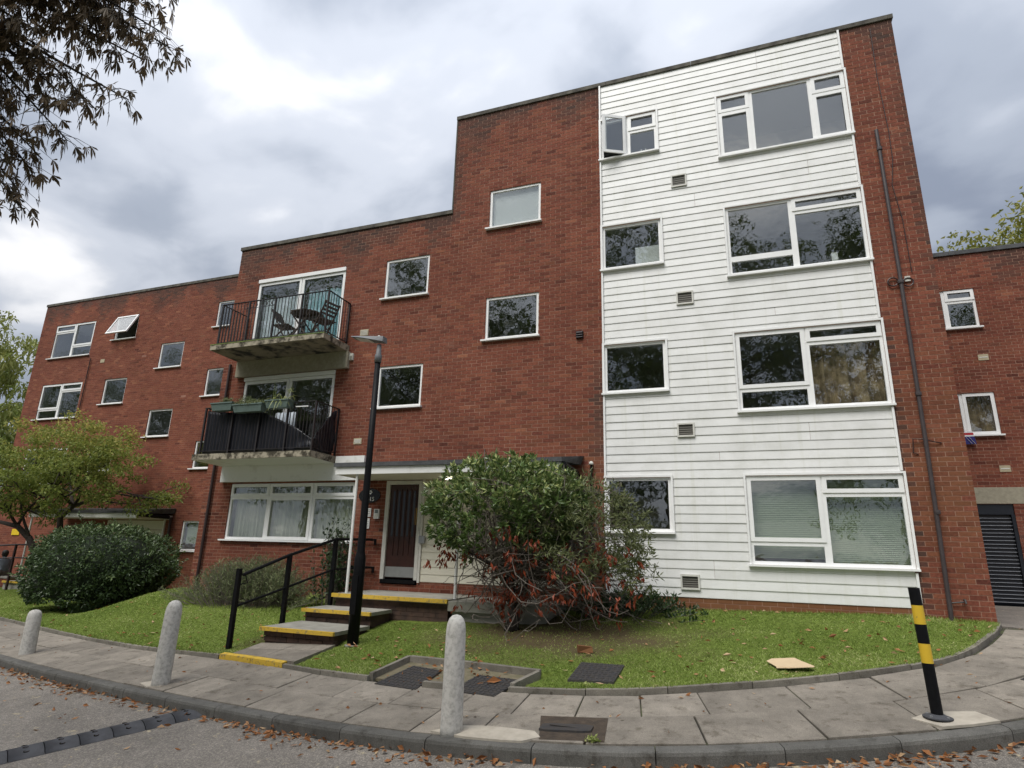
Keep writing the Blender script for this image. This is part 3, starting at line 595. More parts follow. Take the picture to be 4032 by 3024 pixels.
def window(parent, x0, x1, z0, z1, Y, cells=None, sill=True, name='window', w=.052, inner='room', depth=1.6, yo=.03, mat='upvc', label=None, trim=False, sillx=.07, pane_mat='glass', dark=True):
    """frame mesh = the window; panes, sashes, sill, room behind are its children. cells: (x0,x1,z0,z1,kind)"""
    cells = cells or [(x0, x1, z0, z1, 'f')]
    y0, y1 = Y+yo, Y+yo+.06; fr = MB()
    for (a, b, c, d, k) in cells: ring(fr, a, b, c, d, y0, y1, w)
    o = build(name, fr, mat, parent)
    if label: o['label'] = label
    for (a, b, c, d, k) in cells:
        ww = w
        if k == 's':
            sm = MB(); ring(sm, a+.012, b-.012, c+.012, d-.012, y0-.016, y0-.001, .066); build('sash', sm, mat, o); ww = .078-.002
        if k != 'o': build('pane', MB().box(a+ww-.004, b-ww+.004, y0+.022, y0+.030, c+ww-.004, d-ww+.004), pane_mat, o)
    if sill: build('sill', MB().box(x0-sillx, x1+.04, Y-.075, y1, z0-.034, z0-.001), mat, o)
    if trim:
        tb = MB(); ring(tb, x0-.035, x1+.035, z0-.036, z1+.04, Y-.045, Y-.018, .034); build('trim', tb, 'upvc', o)
    if dark:
        e = .28; a, b, c, d = x0-e, x1+e, z0-.45, z1+.12; ya, yb = y1+.004, y1+depth
        v = [(a,ya,c),(b,ya,c),(b,yb,c),(a,yb,c),(a,ya,d),(b,ya,d),(b,yb,d),(a,yb,d)]
        build('room', MB().add(v, [(0,1,2,3),(7,6,5,4),(1,5,6,2),(2,6,7,3),(3,7,4,0)]), inner, o)
    return o
def folds(x0, x1, z0, z1, y, amp=.035, lam=.13, n=None, seed=0):
    """a hanging cloth with folds and a little thickness"""
    rg = np.random.default_rng(seed); n = n or int((x1-x0)/.018); x = np.linspace(x0, x1, n); ph = np.cumsum(rg.normal(2*np.pi/lam*(x1-x0)/n, 8*(x1-x0)/n, n))
    yy = y+amp*np.sin(ph)+.3*amp*np.sin(2.3*ph+1); v = []
    for z, k in ((z0, 1.1), (z1, .85)):
        v += [(a, y+(b-y)*k, z) for a, b in zip(x, yy)]
    f = [(i, i+1, n+i+1, n+i) for i in range(n-1)]
    v2 = [(a, b+.004, c) for a, b, c in v]; f2 = [tuple(2*n+j for j in q[::-1]) for q in f]
    return MB().add(v+v2, f+f2)
def clad(parent, x0, x1, z0, z1, Y, holes, mat, pitch=.1513, name='board', joints=()):
    """shiplap boards, each segment an object: thick lower edge standing proud, thin upper edge"""
    n = int(round((z1-z0)/pitch)); meshes = {}
    for k in range(n):
        a, b = z0+k*pitch, min(z0+(k+1)*pitch, z1); segs = subtract([(x0, x1, a, b)], holes)
        cut = []
        for (p0, p1, q0, q1) in segs:
            xs = [p0]+[j for (jx, j0, j1) in joints for j in [jx] if p0 < jx < p1 and j0 <= a < j1]+[p1]
            cut += [(xs[i]+(.002 if i else 0), xs[i+1]-(.002 if i < len(xs)-2 else 0), q0, q1) for i in range(len(xs)-1)]
        for (p0, p1, q0, q1) in cut:
            if p1-p0 < .02 or q1-q0 < .012: continue
            fa = (q0-a)/pitch; fb = (q1-a)/pitch; ya = -.0145+.011*fa; yb = -.0145+.011*fb
            key = (round(p1-p0, 3), round(fa, 3), round(fb, 3))
            if key not in meshes:
                L = p1-p0; h = q1-q0
                v = [(-L/2, ya, 0), (L/2, ya, 0), (L/2, 0, 0), (-L/2, 0, 0), (-L/2, ya-.000, .012 if fa == 0 else .001), (L/2, ya-.000, .012 if fa == 0 else .001), (-L/2, yb, h), (L/2, yb, h), (L/2, 0, h), (-L/2, 0, h)]
                f = [(0,3,2,1),(0,1,5,4),(4,5,7,6),(6,7,8,9),(1,2,8,7,5),(3,0,4,6,9),(2,3,9,8)]
                me = bpy.data.meshes.new(name); me.from_pydata(v, [], f); me.materials.append(MATS[mat]); meshes[key] = me
            o = bpy.data.objects.new(name, meshes[key]); link(o, parent)
            o.location = np.array([(p0+p1)/2, Y+random.uniform(-.002, .001), q0])-origin(parent); o.rotation_euler.y = random.uniform(-.0006, .0006)

# ---- main block -----------------------------------------------------
A, B, C, D, E_ = -11.74, -5.63, -2.217, 2.504, 3.40
ZB = .225; R1, R2 = 8.90, 11.42
blk = thing('apartment_block', 'red brick apartment block with white clad bay, balconies and stepped parapet', 'building', (-4.2, 0, .5))
WIN = dict(T1=(-4.72,-3.53,8.36,9.31), T2=(-4.72,-3.54,5.74,6.70), M1=(-7.28,-6.15,6.99,7.96), M2=(-7.25,-6.14,4.41,5.36),
 C4=(-2.19,-1.02,9.54,10.50), C3=(-2.19,-1.02,6.98,7.94), C2=(-2.19,-1.03,4.42,5.38), C1=(-2.19,-1.04,1.88,2.82),
 W4=(.19,2.49,9.09,10.49), W3=(.19,2.49,6.53,7.94), W2=(.19,2.50,3.95,5.39), W1=(.19,2.50,1.39,2.82),
 DU=(-11.0,-8.39,5.93,7.96), DL=(-11.0,-8.38,3.37,5.37), GW=(-10.93,-7.54,1.585,2.82), DR=(-6.79,-5.95,.80,2.83))
VENTS = [(-.76,-.50,8.61,8.84), (-.77,-.50,6.08,6.30), (-.87,-.61,3.55,3.76), (-.93,-.66,.97,1.17)]
outl = [(A, B, ZB, R1), (B, E_, ZB, R2)]
CLAD = (C, D, .83, R2); PCLAD = (-5.93, -3.02, .85, 2.84)
wh = list(WIN.values())
def warm_main(x, z):
    w = .42*np.clip((x-2.3)/.5, 0, 1)*np.clip((5.2-z)/2.2, 0, 1)*np.clip((z-1.2)/1.0, 0, 1)
    w = np.maximum(w, .38*np.clip((x+4.5)/2.5, 0, 1)*np.clip((4.6-z)/1.5, 0, 1)*(x < C))
    return np.maximum(w, .85*(z < .80)*(x > C)*(x < D))
def grey_main(x, z):
    g_ = .55*np.clip((x-(C-.30))/.15, 0, 1)*(x < C)*np.clip((z-2.8)/.6, 0, 1)*np.clip((5.3-z)/.4, 0, 1)
    g_ = np.maximum(g_, .6*np.clip((.28-(x-D))/.2, 0, 1)*(x > D)*np.clip((6.0-z)/1.0, 0, 1))
    g_ = np.maximum(g_, .6*np.clip((x-(E_-.22))/.2, 0, 1)*np.clip((z-4.5)/2, 0, 1))
    return np.maximum(g_, .55*np.clip((B+.3-x)/.25, 0, 1)*(x > B)*(z > 8.6))
brickwork(blk, outl, wh+[CLAD, PCLAD], 0, ZB, [(A, B, 9.0), (B, E_, 11.54)], warm_main, 300, seed=5, greyf=grey_main)
wall_sheet(blk, outl, wh, 0, 'mortar')
body(blk, A, B, 0, 9.0, -.3, R1, drop=('r',)); body(blk, B, E_, 0, 9.0, -.3, R2)
cp = MB()
x = A-.03
for (a, b, z) in ((A-.03, B, R1), (B-.03, E_+.03, R2)):
    while a < b-.01:
        L = min(.9, b-a); build('coping_stone', MB().box(a+.002, a+L-.002, -.035, .30, z+.001, z+.092), 'coping', blk); a += L
build('parapet_edge', MB().box(B-.03, B+.001, -.012, .30, R1+.11, R2), 'coping', blk)
def cells_split(x0, x1, z0, z1, spec): return [(x0 if a is None else a, x1 if b is None else b, z0 if c is None else c, z1 if d is None else d, k) for a, b, c, d, k in spec]
N_ = None
w_ = {}
for nm in ('M1', 'M2', 'T1', 'T2'): w_[nm] = window(blk, *WIN[nm], 0, yo=.02)
for nm in ('C1', 'C2', 'C3'): w_[nm] = window(blk, *WIN[nm], 0, yo=.0, trim=True, sillx=.05)
a, b, c, d = WIN['C4']; w_['C4'] = window(blk, a, b, c, d, 0, [(a, -1.62, c, d, 'o'), (-1.62, b, c, 10.12, 'f'), (-1.62, b, 10.12, d, 's')], yo=.0, trim=True, sillx=.05, inner='room_pale')
# the left casement of the top small window stands open
hx = -2.165; cs = MB(); cw = .50; ang = R(27); ch = (c+.02, d-.02)
def rot_box(mb, u0_, u1_, z0, z1, t0=0, t1=.045):
    v = []
    for z in (z0, z1):
        for (u, t) in ((u0_, t0), (u1_, t0), (u1_, t1), (u0_, t1)):
            v.append((-1.635-(u*math.cos(ang)-t*math.sin(ang)*-1), -.02-u*math.sin(ang)+t*math.cos(ang)*-1, z))
    mb.hexa(v)
rot_box(cs, 0, cw, ch[0], ch[0]+.06); rot_box(cs, 0, cw, ch[1]-.06, ch[1]); rot_box(cs, 0, .06, ch[0]+.06, ch[1]-.06); rot_box(cs, cw-.06, cw, ch[0]+.06, ch[1]-.06)
build('casement', cs, 'upvc', w_['C4']); cg = MB(); rot_box(cg, .055, cw-.055, ch[0]+.055, ch[1]-.055, .018, .026); build('pane', cg, 'glass', w_['C4'])
a, b, c, d = WIN['W4']; w_['W4'] = window(blk, a, b, c, d, 0, [(a, .80, c, 10.10, 's'), (a, .80, 10.10, d, 's'), (.80, 1.90, c, d, 'f'), (1.90, b, c, 10.10, 's'), (1.90, b, 10.10, d, 's')], yo=.0, trim=True, inner='room_pale', sillx=.05)
for nm, zl, zr in (('W3', 6.86, 7.66), ('W2', 4.34, 5.11), ('W1', 1.74, 2.52)):
    a, b, c, d = WIN[nm]; m1 = 1.335
    w_[nm] = window(blk, a, b, c, d, 0, [(a, m1, c, zl, 'f'), (a, m1, zl, d, 'f' if nm == 'W3' else 's'), (m1, b, c, zr, 'f'), (m1, b, zr, d, 's')], yo=.0, trim=True, sillx=.05)
a, b, c, d = WIN['GW']; g1, g2, gz = -9.82, -8.63, 2.52
w_['GW'] = window(blk, a, b, c, d, 0, [(a, g1, c, gz, 'f'), (g1, g2, c, gz, 's'), (g2, b, c, gz, 'f'), (a, g1, gz, d, 's'), (g1, g2, gz, d, 's'), (g2, b, gz, d, 's')], yo=.02, sillx=.1, inner='room')
for nm in ('DU', 'DL'):
    a, b, c, d = WIN[nm]; w_[nm] = window(blk, a, b, c, d, 0, [(a, -9.66, c, d-.09, 's'), (-9.66, b, c, d-.09, 's')], name='patio_door', sill=False, yo=.02, w=.05, mat='upvc', depth=2.2)
    build('head_frame', MB().box(a, b, -.03, .08, d-.089, d), 'upvc', w_[nm])
# cladding
clad(blk, C+.035, D-.035, .83, R2, 0, [(v[0]-.036, v[1]+.036, v[2]-.037, v[3]+.041) for v in (WIN[k] for k in ('C1','C2','C3','C4','W1','W2','W3','W4'))]+[(v[0]-.022, v[1]+.022, v[2]-.022, v[3]+.022) for v in VENTS], 'board_white', joints=((1.0, 10.95, 11.3), (-.35, 8.0, 8.35), (1.7, 8.3, 8.6), (.9, 5.6, 5.8), (-.2, 3.0, 3.2), (1.25, 3.3, 3.6), (-.4, 1.1, 1.3)))
build('corner_trim', MB().box(C, C+.033, -.046, .004, .82, R2), 'upvc', blk)
for z0, z1 in ((.82, 1.33), (2.87, 3.90), (5.44, 6.48), (7.99, 9.04), (10.54, R2)): build('corner_trim', MB().box(D-.034, D, -.046, .004, z0, z1), 'upvc', blk)
for (a, b, c, d) in VENTS:
    o = build('vent', MB().box(a, b, -.012, .0, c, d), 'room', blk); t = MB(); ring(t, a-.02, b+.02, c-.02, d+.02, -.042, -.014, .028); build('frame', t, 'upvc_old', o)
    g = MB()
    for i in range(5): zz = c+.03+i*(d-c-.06)/4; g.box(a+.012, b-.012, -.02, -.0125, zz-.006, zz+.006)
    build('grille', g, 'pipe_brown', o)
for (x, z, wd, hh, mt) in ((-7.71, 6.215, .22, .15, 'tin'), (-7.61, 3.70, .20, .13, 'tin')):
    o = build('air_brick', MB().box(x-wd/2, x+wd/2, -.016, .0, z-hh/2, z+hh/2), mt, blk); g = MB()
    for i in range(4): zz = z-hh/2+.03+i*(hh-.06)/3; g.box(x-wd/2+.02, x+wd/2-.02, -.021, -.0165, zz-.007, zz+.007)
    build('louvre', g, 'upvc_old', o)
o = build('extractor_vent', MB().box(-2.745, -2.60, -.03, 0, 5.58, 5.73), 'black_metal', blk)
for i in range(3): build('louvre', MB().hexa([(-2.735,-.055,5.59+i*.048),(-2.61,-.055,5.59+i*.048),(-2.61,-.031,5.605+i*.048),(-2.735,-.031,5.605+i*.048),(-2.735,-.055,5.598+i*.048),(-2.61,-.055,5.598+i*.048),(-2.61,-.031,5.625+i*.048),(-2.735,-.031,5.625+i*.048)]), 'pipe_brown', o)
o = build('extractor_vent', MB().box(-8.02, -7.93, -.05, 0, 5.57, 5.73), 'upvc_old', blk); build('flap', MB().box(-8.01, -7.945, -.054, -.0505, 5.58, 5.67), 'room', o)
# balconies
def balcony(zt, zr, mossy, under):
    zs = zt; x0, x1, yf = -11.24, -8.07, -.95
    sl = MB(); sl.hexa([(x0,yf,zs-.125),(x1,yf,zs-.125),(x1,-.012,zs-.15),(x0,-.012,zs-.15),(x0,yf,zs),(x1,yf,zs),(x1,-.012,zs),(x0,-.012,zs)])
    o = build('balcony', sl, mossy, blk)
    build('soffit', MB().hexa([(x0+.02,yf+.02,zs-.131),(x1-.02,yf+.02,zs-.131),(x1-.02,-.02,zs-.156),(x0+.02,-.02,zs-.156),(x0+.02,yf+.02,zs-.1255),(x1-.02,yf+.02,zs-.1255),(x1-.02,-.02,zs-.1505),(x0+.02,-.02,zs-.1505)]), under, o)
    ra, rb, yr = -11.17, -8.16, -.82
    build('top_rail', MB().bar((ra-.02, yr, zr), (rb+.02, yr, zr), .045, .012), 'balcony_metal', o)
    build('bottom_rail', MB().bar((ra, yr, zs+.085), (rb, yr, zs+.085), .03, .012), 'balcony_metal', o)
    for xx in (ra, rb):
        build('side_rail', MB().bar((xx, yr+.023, zr), (xx, -.02, zr), .04, .012), 'balcony_metal', o); build('side_rail', MB().bar((xx, yr+.02, zs+.085), (xx, -.02, zs+.085), .03, .012), 'balcony_metal', o)
    L = zr-zs-.10; me = bpy.data.meshes.new('baluster'); v, f = MB().box(-.006, .006, -.006, .006, 0, L).data(); me.from_pydata(v.tolist(), [], f); me.materials.append(MATS['balcony_metal'])
    xs = np.linspace(ra, rb, 34); posts = [ra, ra+.80, ra+1.55, ra+2.3, rb]
    def bal(x, y):
        q = bpy.data.objects.new('baluster', me); link(q, o); q.location = np.array([x, y, zs+.092])-origin(o)
    for xx in xs[1:-1]:
        if min(abs(xx-p) for p in posts) > .03: bal(xx, yr)
    for xx in (ra, rb):
        for yy in np.linspace(yr+.1, -.1, 8): bal(xx, yy)
    for p in posts: build('post', MB().box(p-.018, p+.018, yr-.019, yr+.019, zs+.001, zr-.007), 'balcony_metal', o)
    for p in (ra, rb): build('post', MB().box(p-.015, p+.015, -.05, -.015, zs+.001, zr-.007), 'balcony_metal', o)
    return o
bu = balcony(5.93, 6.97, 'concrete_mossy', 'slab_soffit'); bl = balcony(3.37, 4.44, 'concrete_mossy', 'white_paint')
build('moss_strip', MB().hexa([(-11.245,-.955,5.918),(-8.066,-.955,5.918),(-8.066,-.87,5.918),(-11.245,-.87,5.918),(-11.245,-.955,5.941),(-8.066,-.955,5.938),(-8.066,-.87,5.932),(-11.245,-.87,5.932)]), 'moss', bu)
for cx_, cw_ in ((-9.93, .05), (-10.45, .05)):
    s = MB()
    for k in range(3):
        th = np.linspace(0, 2*np.pi, 15); s.tube(np.column_stack([cx_+k*.12+.055*np.cos(th), np.full(15, -.81), 6.87+.055*np.sin(th)]), .006, 5, False)
    s.bar((cx_-.09, -.81, 6.80), (cx_+.33, -.81, 6.80), .01); build('scroll', s, 'balcony_metal', bu)
build('beam', MB().box(-11.24, -8.03, -.10, -.009, 5.385, 5.775), 'lintel', blk)
build('beam', MB().box(-11.20, -7.50, -.10, -.009, 2.855, 3.215), 'white_paint', blk)
# porch
plat = thing('entrance_steps', 'concrete porch platform and steps with yellow painted nosings', 'steps', (-6.3, -1.3, .2))
build('platform', MB().box(-6.93, -4.64, -1.28, -.012, .60, .675), 'concrete', plat); build('platform_base', MB().box(-6.90, -4.66, -1.235, -.02, .2, .599), 'brick_dark_shade', plat)
for r_ in range(5):
    for j in range(11):
        x0 = -6.9+j*.225-(.11 if r_ % 2 else 0); x1 = min(x0+.215, -4.66); x0 = max(x0, -6.9)
        if x1-x0 > .03: build_b('brick', MB().box(x0, x1, -1.24, -1.2, .225+r_*.075, .29+r_*.075), 'brick_dark_shade', plat)
build('nosing', MB().box(-6.94, -4.64, -1.335, -1.281, .618, .681), 'yellow_paint', plat)
build('side_block', MB().box(-4.636, -2.88, -1.30, -.012, .50, .655), 'concrete', plat); build('side_base', MB().box(-4.60, -2.95, -1.2, -.02, .2, .499), 'concrete', plat)
for i, (yf, yb, zt) in enumerate(((-1.93, -1.283, .465), (-2.88, -1.95, .265))):
    xa, xb = -7.05, -5.70
    st_ = build('step', MB().box(xa, xb, yf, yb, zt-.055, zt), 'concrete', plat); build('nosing', MB().box(xa-.002, xb+.002, yf-.052, yf-.001, zt-.052, zt+.003), 'yellow_paint', st_)
    for j in range(6):
        for r_ in range(2):
            x0 = xa+.04+j*.218-(.1 if r_ else 0); build_b('brick', MB().box(max(x0, xa+.03), min(x0+.21, xb-.03), yf+.03+random.uniform(-.003, .003), yf+.13, zt-.205+r_*.075, zt-.14+r_*.075), 'brick_dark_shade', st_)
    build('riser', MB().box(xa+.05, xb-.05, yf+.05, yb, zt-.25, zt-.056), 'brick_dark_shade', st_)
yl_ = lambda x: float(yedge(x))
for j in range(2):
    for q, (xa, xb) in enumerate(((-7.05, -6.38), (-6.372, -5.70))):
        pq_ = [(xa, yl_(xa)+.085 if j == 0 else -3.165), (xb, yl_(xb)+.085 if j == 0 else -3.165), (xb, -3.175 if j == 0 else -2.84), (xa, -3.175 if j == 0 else -2.84)]
        zz = [float(Lz(*p))+(.022 if k_ < 2 or j else .022) for k_, p in enumerate(pq_)]
        build('path_slab', MB().hexa([(*p, z-.09) for p, z in zip(pq_, zz)]+[(*p, z) for p, z in zip(pq_, zz)]), 'paving', plat)
for k in range(2):
    xa, xb = -7.22+.70*k, -7.22+.70*k+.692; q4 = [(xa, yl_(xa)-.022), (xb, yl_(xb)-.022), (xb, yl_(xb)+.075), (xa, yl_(xa)+.075)]; zz = [float(G(*p)) for p in q4]
    build('nosing', MB().hexa([(*p, z-.15) for p, z in zip(q4, zz)]+[(*p, z+.055) for p, z in zip(q4, zz)]), 'yellow_paint', plat)
can = build('porch_canopy', MB().box(-7.24, -2.76, -1.12, -.012, 2.845, 2.97), 'cream_render', blk)
for nm, bx, mt in (('fascia', (-7.26, -2.75, -1.145, -1.121, 2.835, 2.975), 'white_paint'), ('fascia', (-2.757, -2.735, -1.12, -.013, 2.835, 2.975), 'white_paint'), ('fascia', (-7.265, -7.243, -1.12, -.013, 2.835, 2.975), 'white_paint')):
    build(nm, MB().box(*bx), mt, can)
rf = MB(); rf.hexa([(-7.29,-1.18,2.977),(-2.71,-1.18,2.977),(-2.66,-.012,3.08),(-7.29,-.012,3.08),(-7.29,-1.18,3.055),(-2.71,-1.18,3.055),(-2.60,-.012,3.24),(-7.29,-.012,3.24)])
build('roof_felt', rf, 'felt', can)
build('upstand', MB().box(-8.02, -7.30, -.16, -.105, 3.215, 3.36), 'white_paint', can)
gt = MB(); gt.tube([(-2.69,-1.12,2.93),(-2.69,-.25,2.90)], .055, 10); build('gutter', gt, 'black_metal', can)
dp = MB(); dp.tube([(-2.69,-.25,2.90),(-2.64,-.10,2.82),(-2.63,-.05,2.6),(-2.63,-.05,.6)], .034, 8); build('downpipe', dp, 'black_metal', can)
for px in (-6.80, -4.615): build('porch_post', MB().tube([(px, -1.08, .676), (px, -1.08, 2.844)], .027, 12), 'white_paint', blk)
o = build('vent_pipe', MB().tube([(-2.455, -.05, .6), (-2.455, -.05, 3.06)], .022, 8), 'black_metal', blk); build('cap', MB().lathe([(.0, 0), (.038, 0), (.042, .03), (.036, .055), (.015, .07), (.0, .072)], -2.455, -.05, 3.062, 12), 'upvc_old', o, True)
pl_ = thing('porch_light', 'lit round bulkhead lamp under the porch soffit', 'lamp', (-5.12, -.5, 2.84)); build('lens', MB().lathe([(.0, -.07), (.07, -.065), (.105, -.045), (.115, -.015)], -5.12, -.5, 2.843, 20), 'lamp_glow', pl_, True); build('rim', MB().lathe([(.125, -.014), (.13, -.006), (.125, -.001)], -5.12, -.5, 2.843, 20), 'upvc_old', pl_)
# front door
a, b, c, d = WIN['DR']
fr = MB(); fr.box(a, a+.085, -.02, .06, c+.09, d); fr.box(b-.075, b, -.02, .06, c+.09, d); fr.box(a+.085, b-.075, -.02, .06, d-.075, d)
door = build('front_door', MB().box(a+.087, b-.077, .02, .055, c+.12, d-.077), 'wood_door', blk); door['label'] = 'dark wooden entrance door with narrow glazed slots'
build('frame', fr, 'upvc_old', door); build('threshold', MB().box(a+.04, b-.02, -.05, .06, c+.02, c+.089), 'black_metal', door)
build('kick_plate', MB().box(a+.10, b-.09, .010, .0195, c+.135, c+.33), 'steel_plate', door)
for i in range(5):
    x = a+.165+i*.118; build('glazed_slot', MB().box(x, x+.045, .012, .0195, 1.72, 2.62), 'dark_glass', door); build('rib', MB().box(x+.058, x+.078, .006, .0195, 1.35, 2.66), 'wood_door', door)
build('push_plate', MB().box(b-.155, b-.10, .008, .0195, 1.95, 2.28), 'brass', door)
clad(blk, -5.88, -3.05, .87, 2.84, 0, [], 'board_cream', .14, name='porch_board')
build('porch_trim', MB().box(-5.93, -5.885, -.046, .002, .85, 2.84), 'upvc_old', blk); build('porch_trim', MB().box(-3.045, -3.005, -.046, .002, .85, 2.84), 'upvc_old', blk)
build('key_safe', MB().box(-5.925, -5.80, -.085, -.048, 1.59, 1.73), 'galv', blk)
# name plaque, intercom and notices by the door
pq = thing('name_plaque', 'oval black plaque with white lettering beside the front door', 'sign', (-7.14, -.02, 2.55))
build('plate', (lambda t: MB().add([(-7.18+.26*math.cos(k), -.03, 2.53+.15*math.sin(k)) for k in t]+[(-7.18+.26*math.cos(k), -.011, 2.53+.15*math.sin(k)) for k in t], [tuple(range(28)), tuple(range(55, 27, -1))]+[(i, 28+i, 28+(i+1) % 28, (i+1) % 28) for i in range(28)]))([2*math.pi*i/28 for i in range(28)]), 'sign_black', pq)
def text_mesh(s, size, loc, mat, parent):
    cu = bpy.data.curves.new('lettering', 'FONT'); cu.body = s; cu.size = size; cu.extrude = .001; cu.align_x = 'CENTER'
    t = bpy.data.objects.new('tmp', cu); COL.objects.link(t); dg = bpy.context.evaluated_depsgraph_get(); me = bpy.data.meshes.new_from_object(t.evaluated_get(dg)); bpy.data.objects.remove(t)
    me.transform(Matrix.Rotation(R(90), 4, 'X')); me.materials.clear(); me.materials.append(MATS[mat]); o = bpy.data.objects.new('lettering', me); link(o, parent); o.location = np.array(loc)-origin(parent); ORG[o] = origin(parent); return o
text_mesh('-15', .12, (-7.13, -.033, 2.42), 'sign_white', pq)
emb = MB()
for k in range(5): an = k*1.256; emb.lathe([(.0, 0), (.018, .002), (.0, .004)], 0, 0, 0, 8)
v_, f_ = emb.data(); v_ = np.concatenate([np.column_stack([v_[i*24:(i+1)*24, 0]-7.16+.03*math.cos(i*1.256), -.034+v_[i*24:(i+1)*24, 2], v_[i*24:(i+1)*24, 1]+2.60+.03*math.sin(i*1.256)]) for i in range(5)])
build('emblem', (v_, f_), 'sign_white', pq)
ic = thing('intercom', 'white entry phone panel with grey screen on brick', 'intercom', (-6.95, -.02, 2.16)); build('case', MB().box(-7.025, -6.905, -.05, -.010, 2.06, 2.255), 'sign_white', ic); build('screen', MB().box(-7.005, -6.925, -.054, -.0505, 2.17, 2.24), 'lcd', ic); build('keypad', MB().box(-7.0, -6.93, -.053, -.0505, 2.08, 2.155), 'upvc_old', ic)
for i, (x, z0, z1, lb) in enumerate(((-7.165, 2.10, 2.275, 'upper white notice plate beside the intercom'), (-7.18, 1.86, 2.07, 'lower white notice plate with faint grey text'))):
    nb = thing('notice', lb, 'notice', (x, -.02, z0)); build('plate', MB().box(x-.05, x+.05, -.02, -.010, z0, z1), 'sign_white', nb); g = MB()
    for k in range(4): g.box(x-.035, x+.03, -.0215, -.0203, z0+.03+k*.035, z0+.038+k*.035)
    build('text_lines', g, 'lcd', nb)
wr = thing('wall_rail', 'short black grab rails fixed to the porch brick wall', 'handrail', (-7.1, -.1, 1.3))
for zz in (1.635, 1.10): build('rail', MB().bar((-7.45, -.09, zz), (-6.89, -.09, zz), .04), 'black_metal', wr); build('bracket', MB().bar((-6.905, -.09, zz-.02), (-6.905, -.09, zz-.10), .035), 'black_metal', wr); build('bracket', MB().bar((-7.0, -.07, zz), (-7.0, -.009, zz), .025), 'black_metal', wr)
# pipes and cables on the right-hand pier and at the left corner
pp = build('downpipe', MB().tube([(2.86, -.06, 9.03), (2.87, -.06, 6.1), (2.86, -.06, 3.0), (2.83, -.06, .55)], .031, 10), 'pipe_brown', blk)
for zz in (8.6, 6.0, 4.05, 2.2): build('collar', MB().lathe([(.045, 0), (.047, .03), (.045, .06)], 2.865, -.06, zz, 10), 'pipe_brown', pp)
for (cx_, sg, zz) in ((2.76, 1, 6.05), (2.98, -1, 6.02)):
    th = np.linspace(.3, 5.6, 14); build('cable_hook', MB().tube(np.column_stack([cx_+.075*np.cos(th)*sg, np.full(14, -.035), zz+.075*np.sin(th)]), .012, 6), 'pipe_dark', pp)
build('wall_plug', MB().box(2.94, 3.02, -.03, -.009, 6.04, 6.13), 'upvc_old', pp); build('bracket', MB().tube([(2.84,-.05,3.35),(2.70,-.04,3.36),(2.68,-.03,3.14),(2.75,-.012,3.12)], .009, 5), 'pipe_dark', pp)
build('bracket', MB().tube([(2.87,-.05,3.34),(3.0,-.04,3.30),(3.08,-.012,3.29)], .009, 5), 'pipe_dark', pp)
build('cable', MB().tube([(3.03,-.02,11.3),(3.02,-.02,10.2),(3.06,-.02,9.0),(3.05,-.02,8.4),(2.98,-.02,7.9),(3.05,-.02,7.2),(3.06,-.02,6.2)], .007, 5), 'pipe_dark', pp)
o = build('outside_tap', MB().tube([(2.86,-.05,.93),(3.02,-.05,.95)], .012, 6), 'iron', blk); build('spout', MB().tube([(3.03,-.02,.98),(3.03,-.09,.98),(3.03,-.11,.93)], .014, 6), 'iron', o)
build('downpipe', MB().tube([(-11.47, -.06, 5.74), (-11.47, -.06, .44)], .034, 10), 'pipe_dark', blk)
# curtains, blinds and odds and ends behind the glass
tag(build('net_curtain', folds(-10.9, -7.57, 1.6, 2.80, .19, .028, .12, seed=4), 'curtain_net'), 'pale green net curtain behind the ground floor triple window', 'curtain')
tag(build('curtain', folds(1.37, 2.50, 3.9, 5.14, .22, .05, .28, seed=8), 'curtain_brown'), 'brown patterned curtain in second floor bay window right pane', 'curtain')
tag(build('curtain', folds(-10.97, -9.70, 5.95, 7.5, .20, .03, .16, seed=2), 'curtain_pale'), 'pale grey curtain behind the left upper patio door', 'curtain')
tag(build('curtain', folds(-9.6, -8.42, 5.95, 7.55, .20, .04, .15, seed=3), 'curtain_teal'), 'light teal curtain behind the right upper patio door', 'curtain')
def blind(x0, x1, z0, z1, y, mat, label, pitch=.03):
    t = thing('blind', label, 'blind', ((x0+x1)/2, y, z1)); n = int((z1-z0)/pitch); me = None
    for i in range(n):
        z = z1-(i+1)*pitch
        if me is None:
            me = bpy.data.meshes.new('slat'); L = (x1-x0)/2; v, f = MB().hexa([(-L,-.007,-.0165),(L,-.007,-.0165),(L,.007,.0125),(-L,.007,.0125),(-L,-.008,-.0155),(L,-.008,-.0155),(L,.006,.0135),(-L,.006,.0135)]).data(); me.from_pydata(v.tolist(), [], f); me.materials.append(MATS[mat])
        o = bpy.data.objects.new('slat', me); link(o, t); o.location = np.array([(x0+x1)/2, y, z])-origin(t)
    return t
blind(.24, 1.32, 1.50, 2.80, .17, 'blind_green', 'green slatted blind in left half of ground floor bay window')
blind(1.35, 2.47, 1.42, 2.80, .17, 'blind_green', 'green slatted blind in right half of ground floor bay window')
tag(build('window_sheet', MB().box(-4.69, -3.56, .105, .109, 8.39, 9.29), 'panel_white'), 'white sheet close behind the top landing window glass', 'blind')  # flat white sheet behind the glass makes this window pale
tag(build('board', MB().box(-1.55, -1.07, .12, .14, 7.02, 7.45), 'panel_white'), 'grey white board standing in third floor small window', 'board')
tag(build('carton', MB().box(1.92, 2.02, .11, .17, 6.58, 6.80), 'sign_white'), 'small white carton on the third floor bay window sill', 'carton')
for i, x in enumerate((-1.36, -1.27)):
    tag(build('bottle', MB().lathe([(.022, 0), (.024, .10), (.012, .13), (.012, .17), (0, .171)], x, .13, 9.55, 10), 'sign_white', smooth=True), ('taller', 'shorter')[i]+' white bottle on the top floor small window sill', 'bottle')

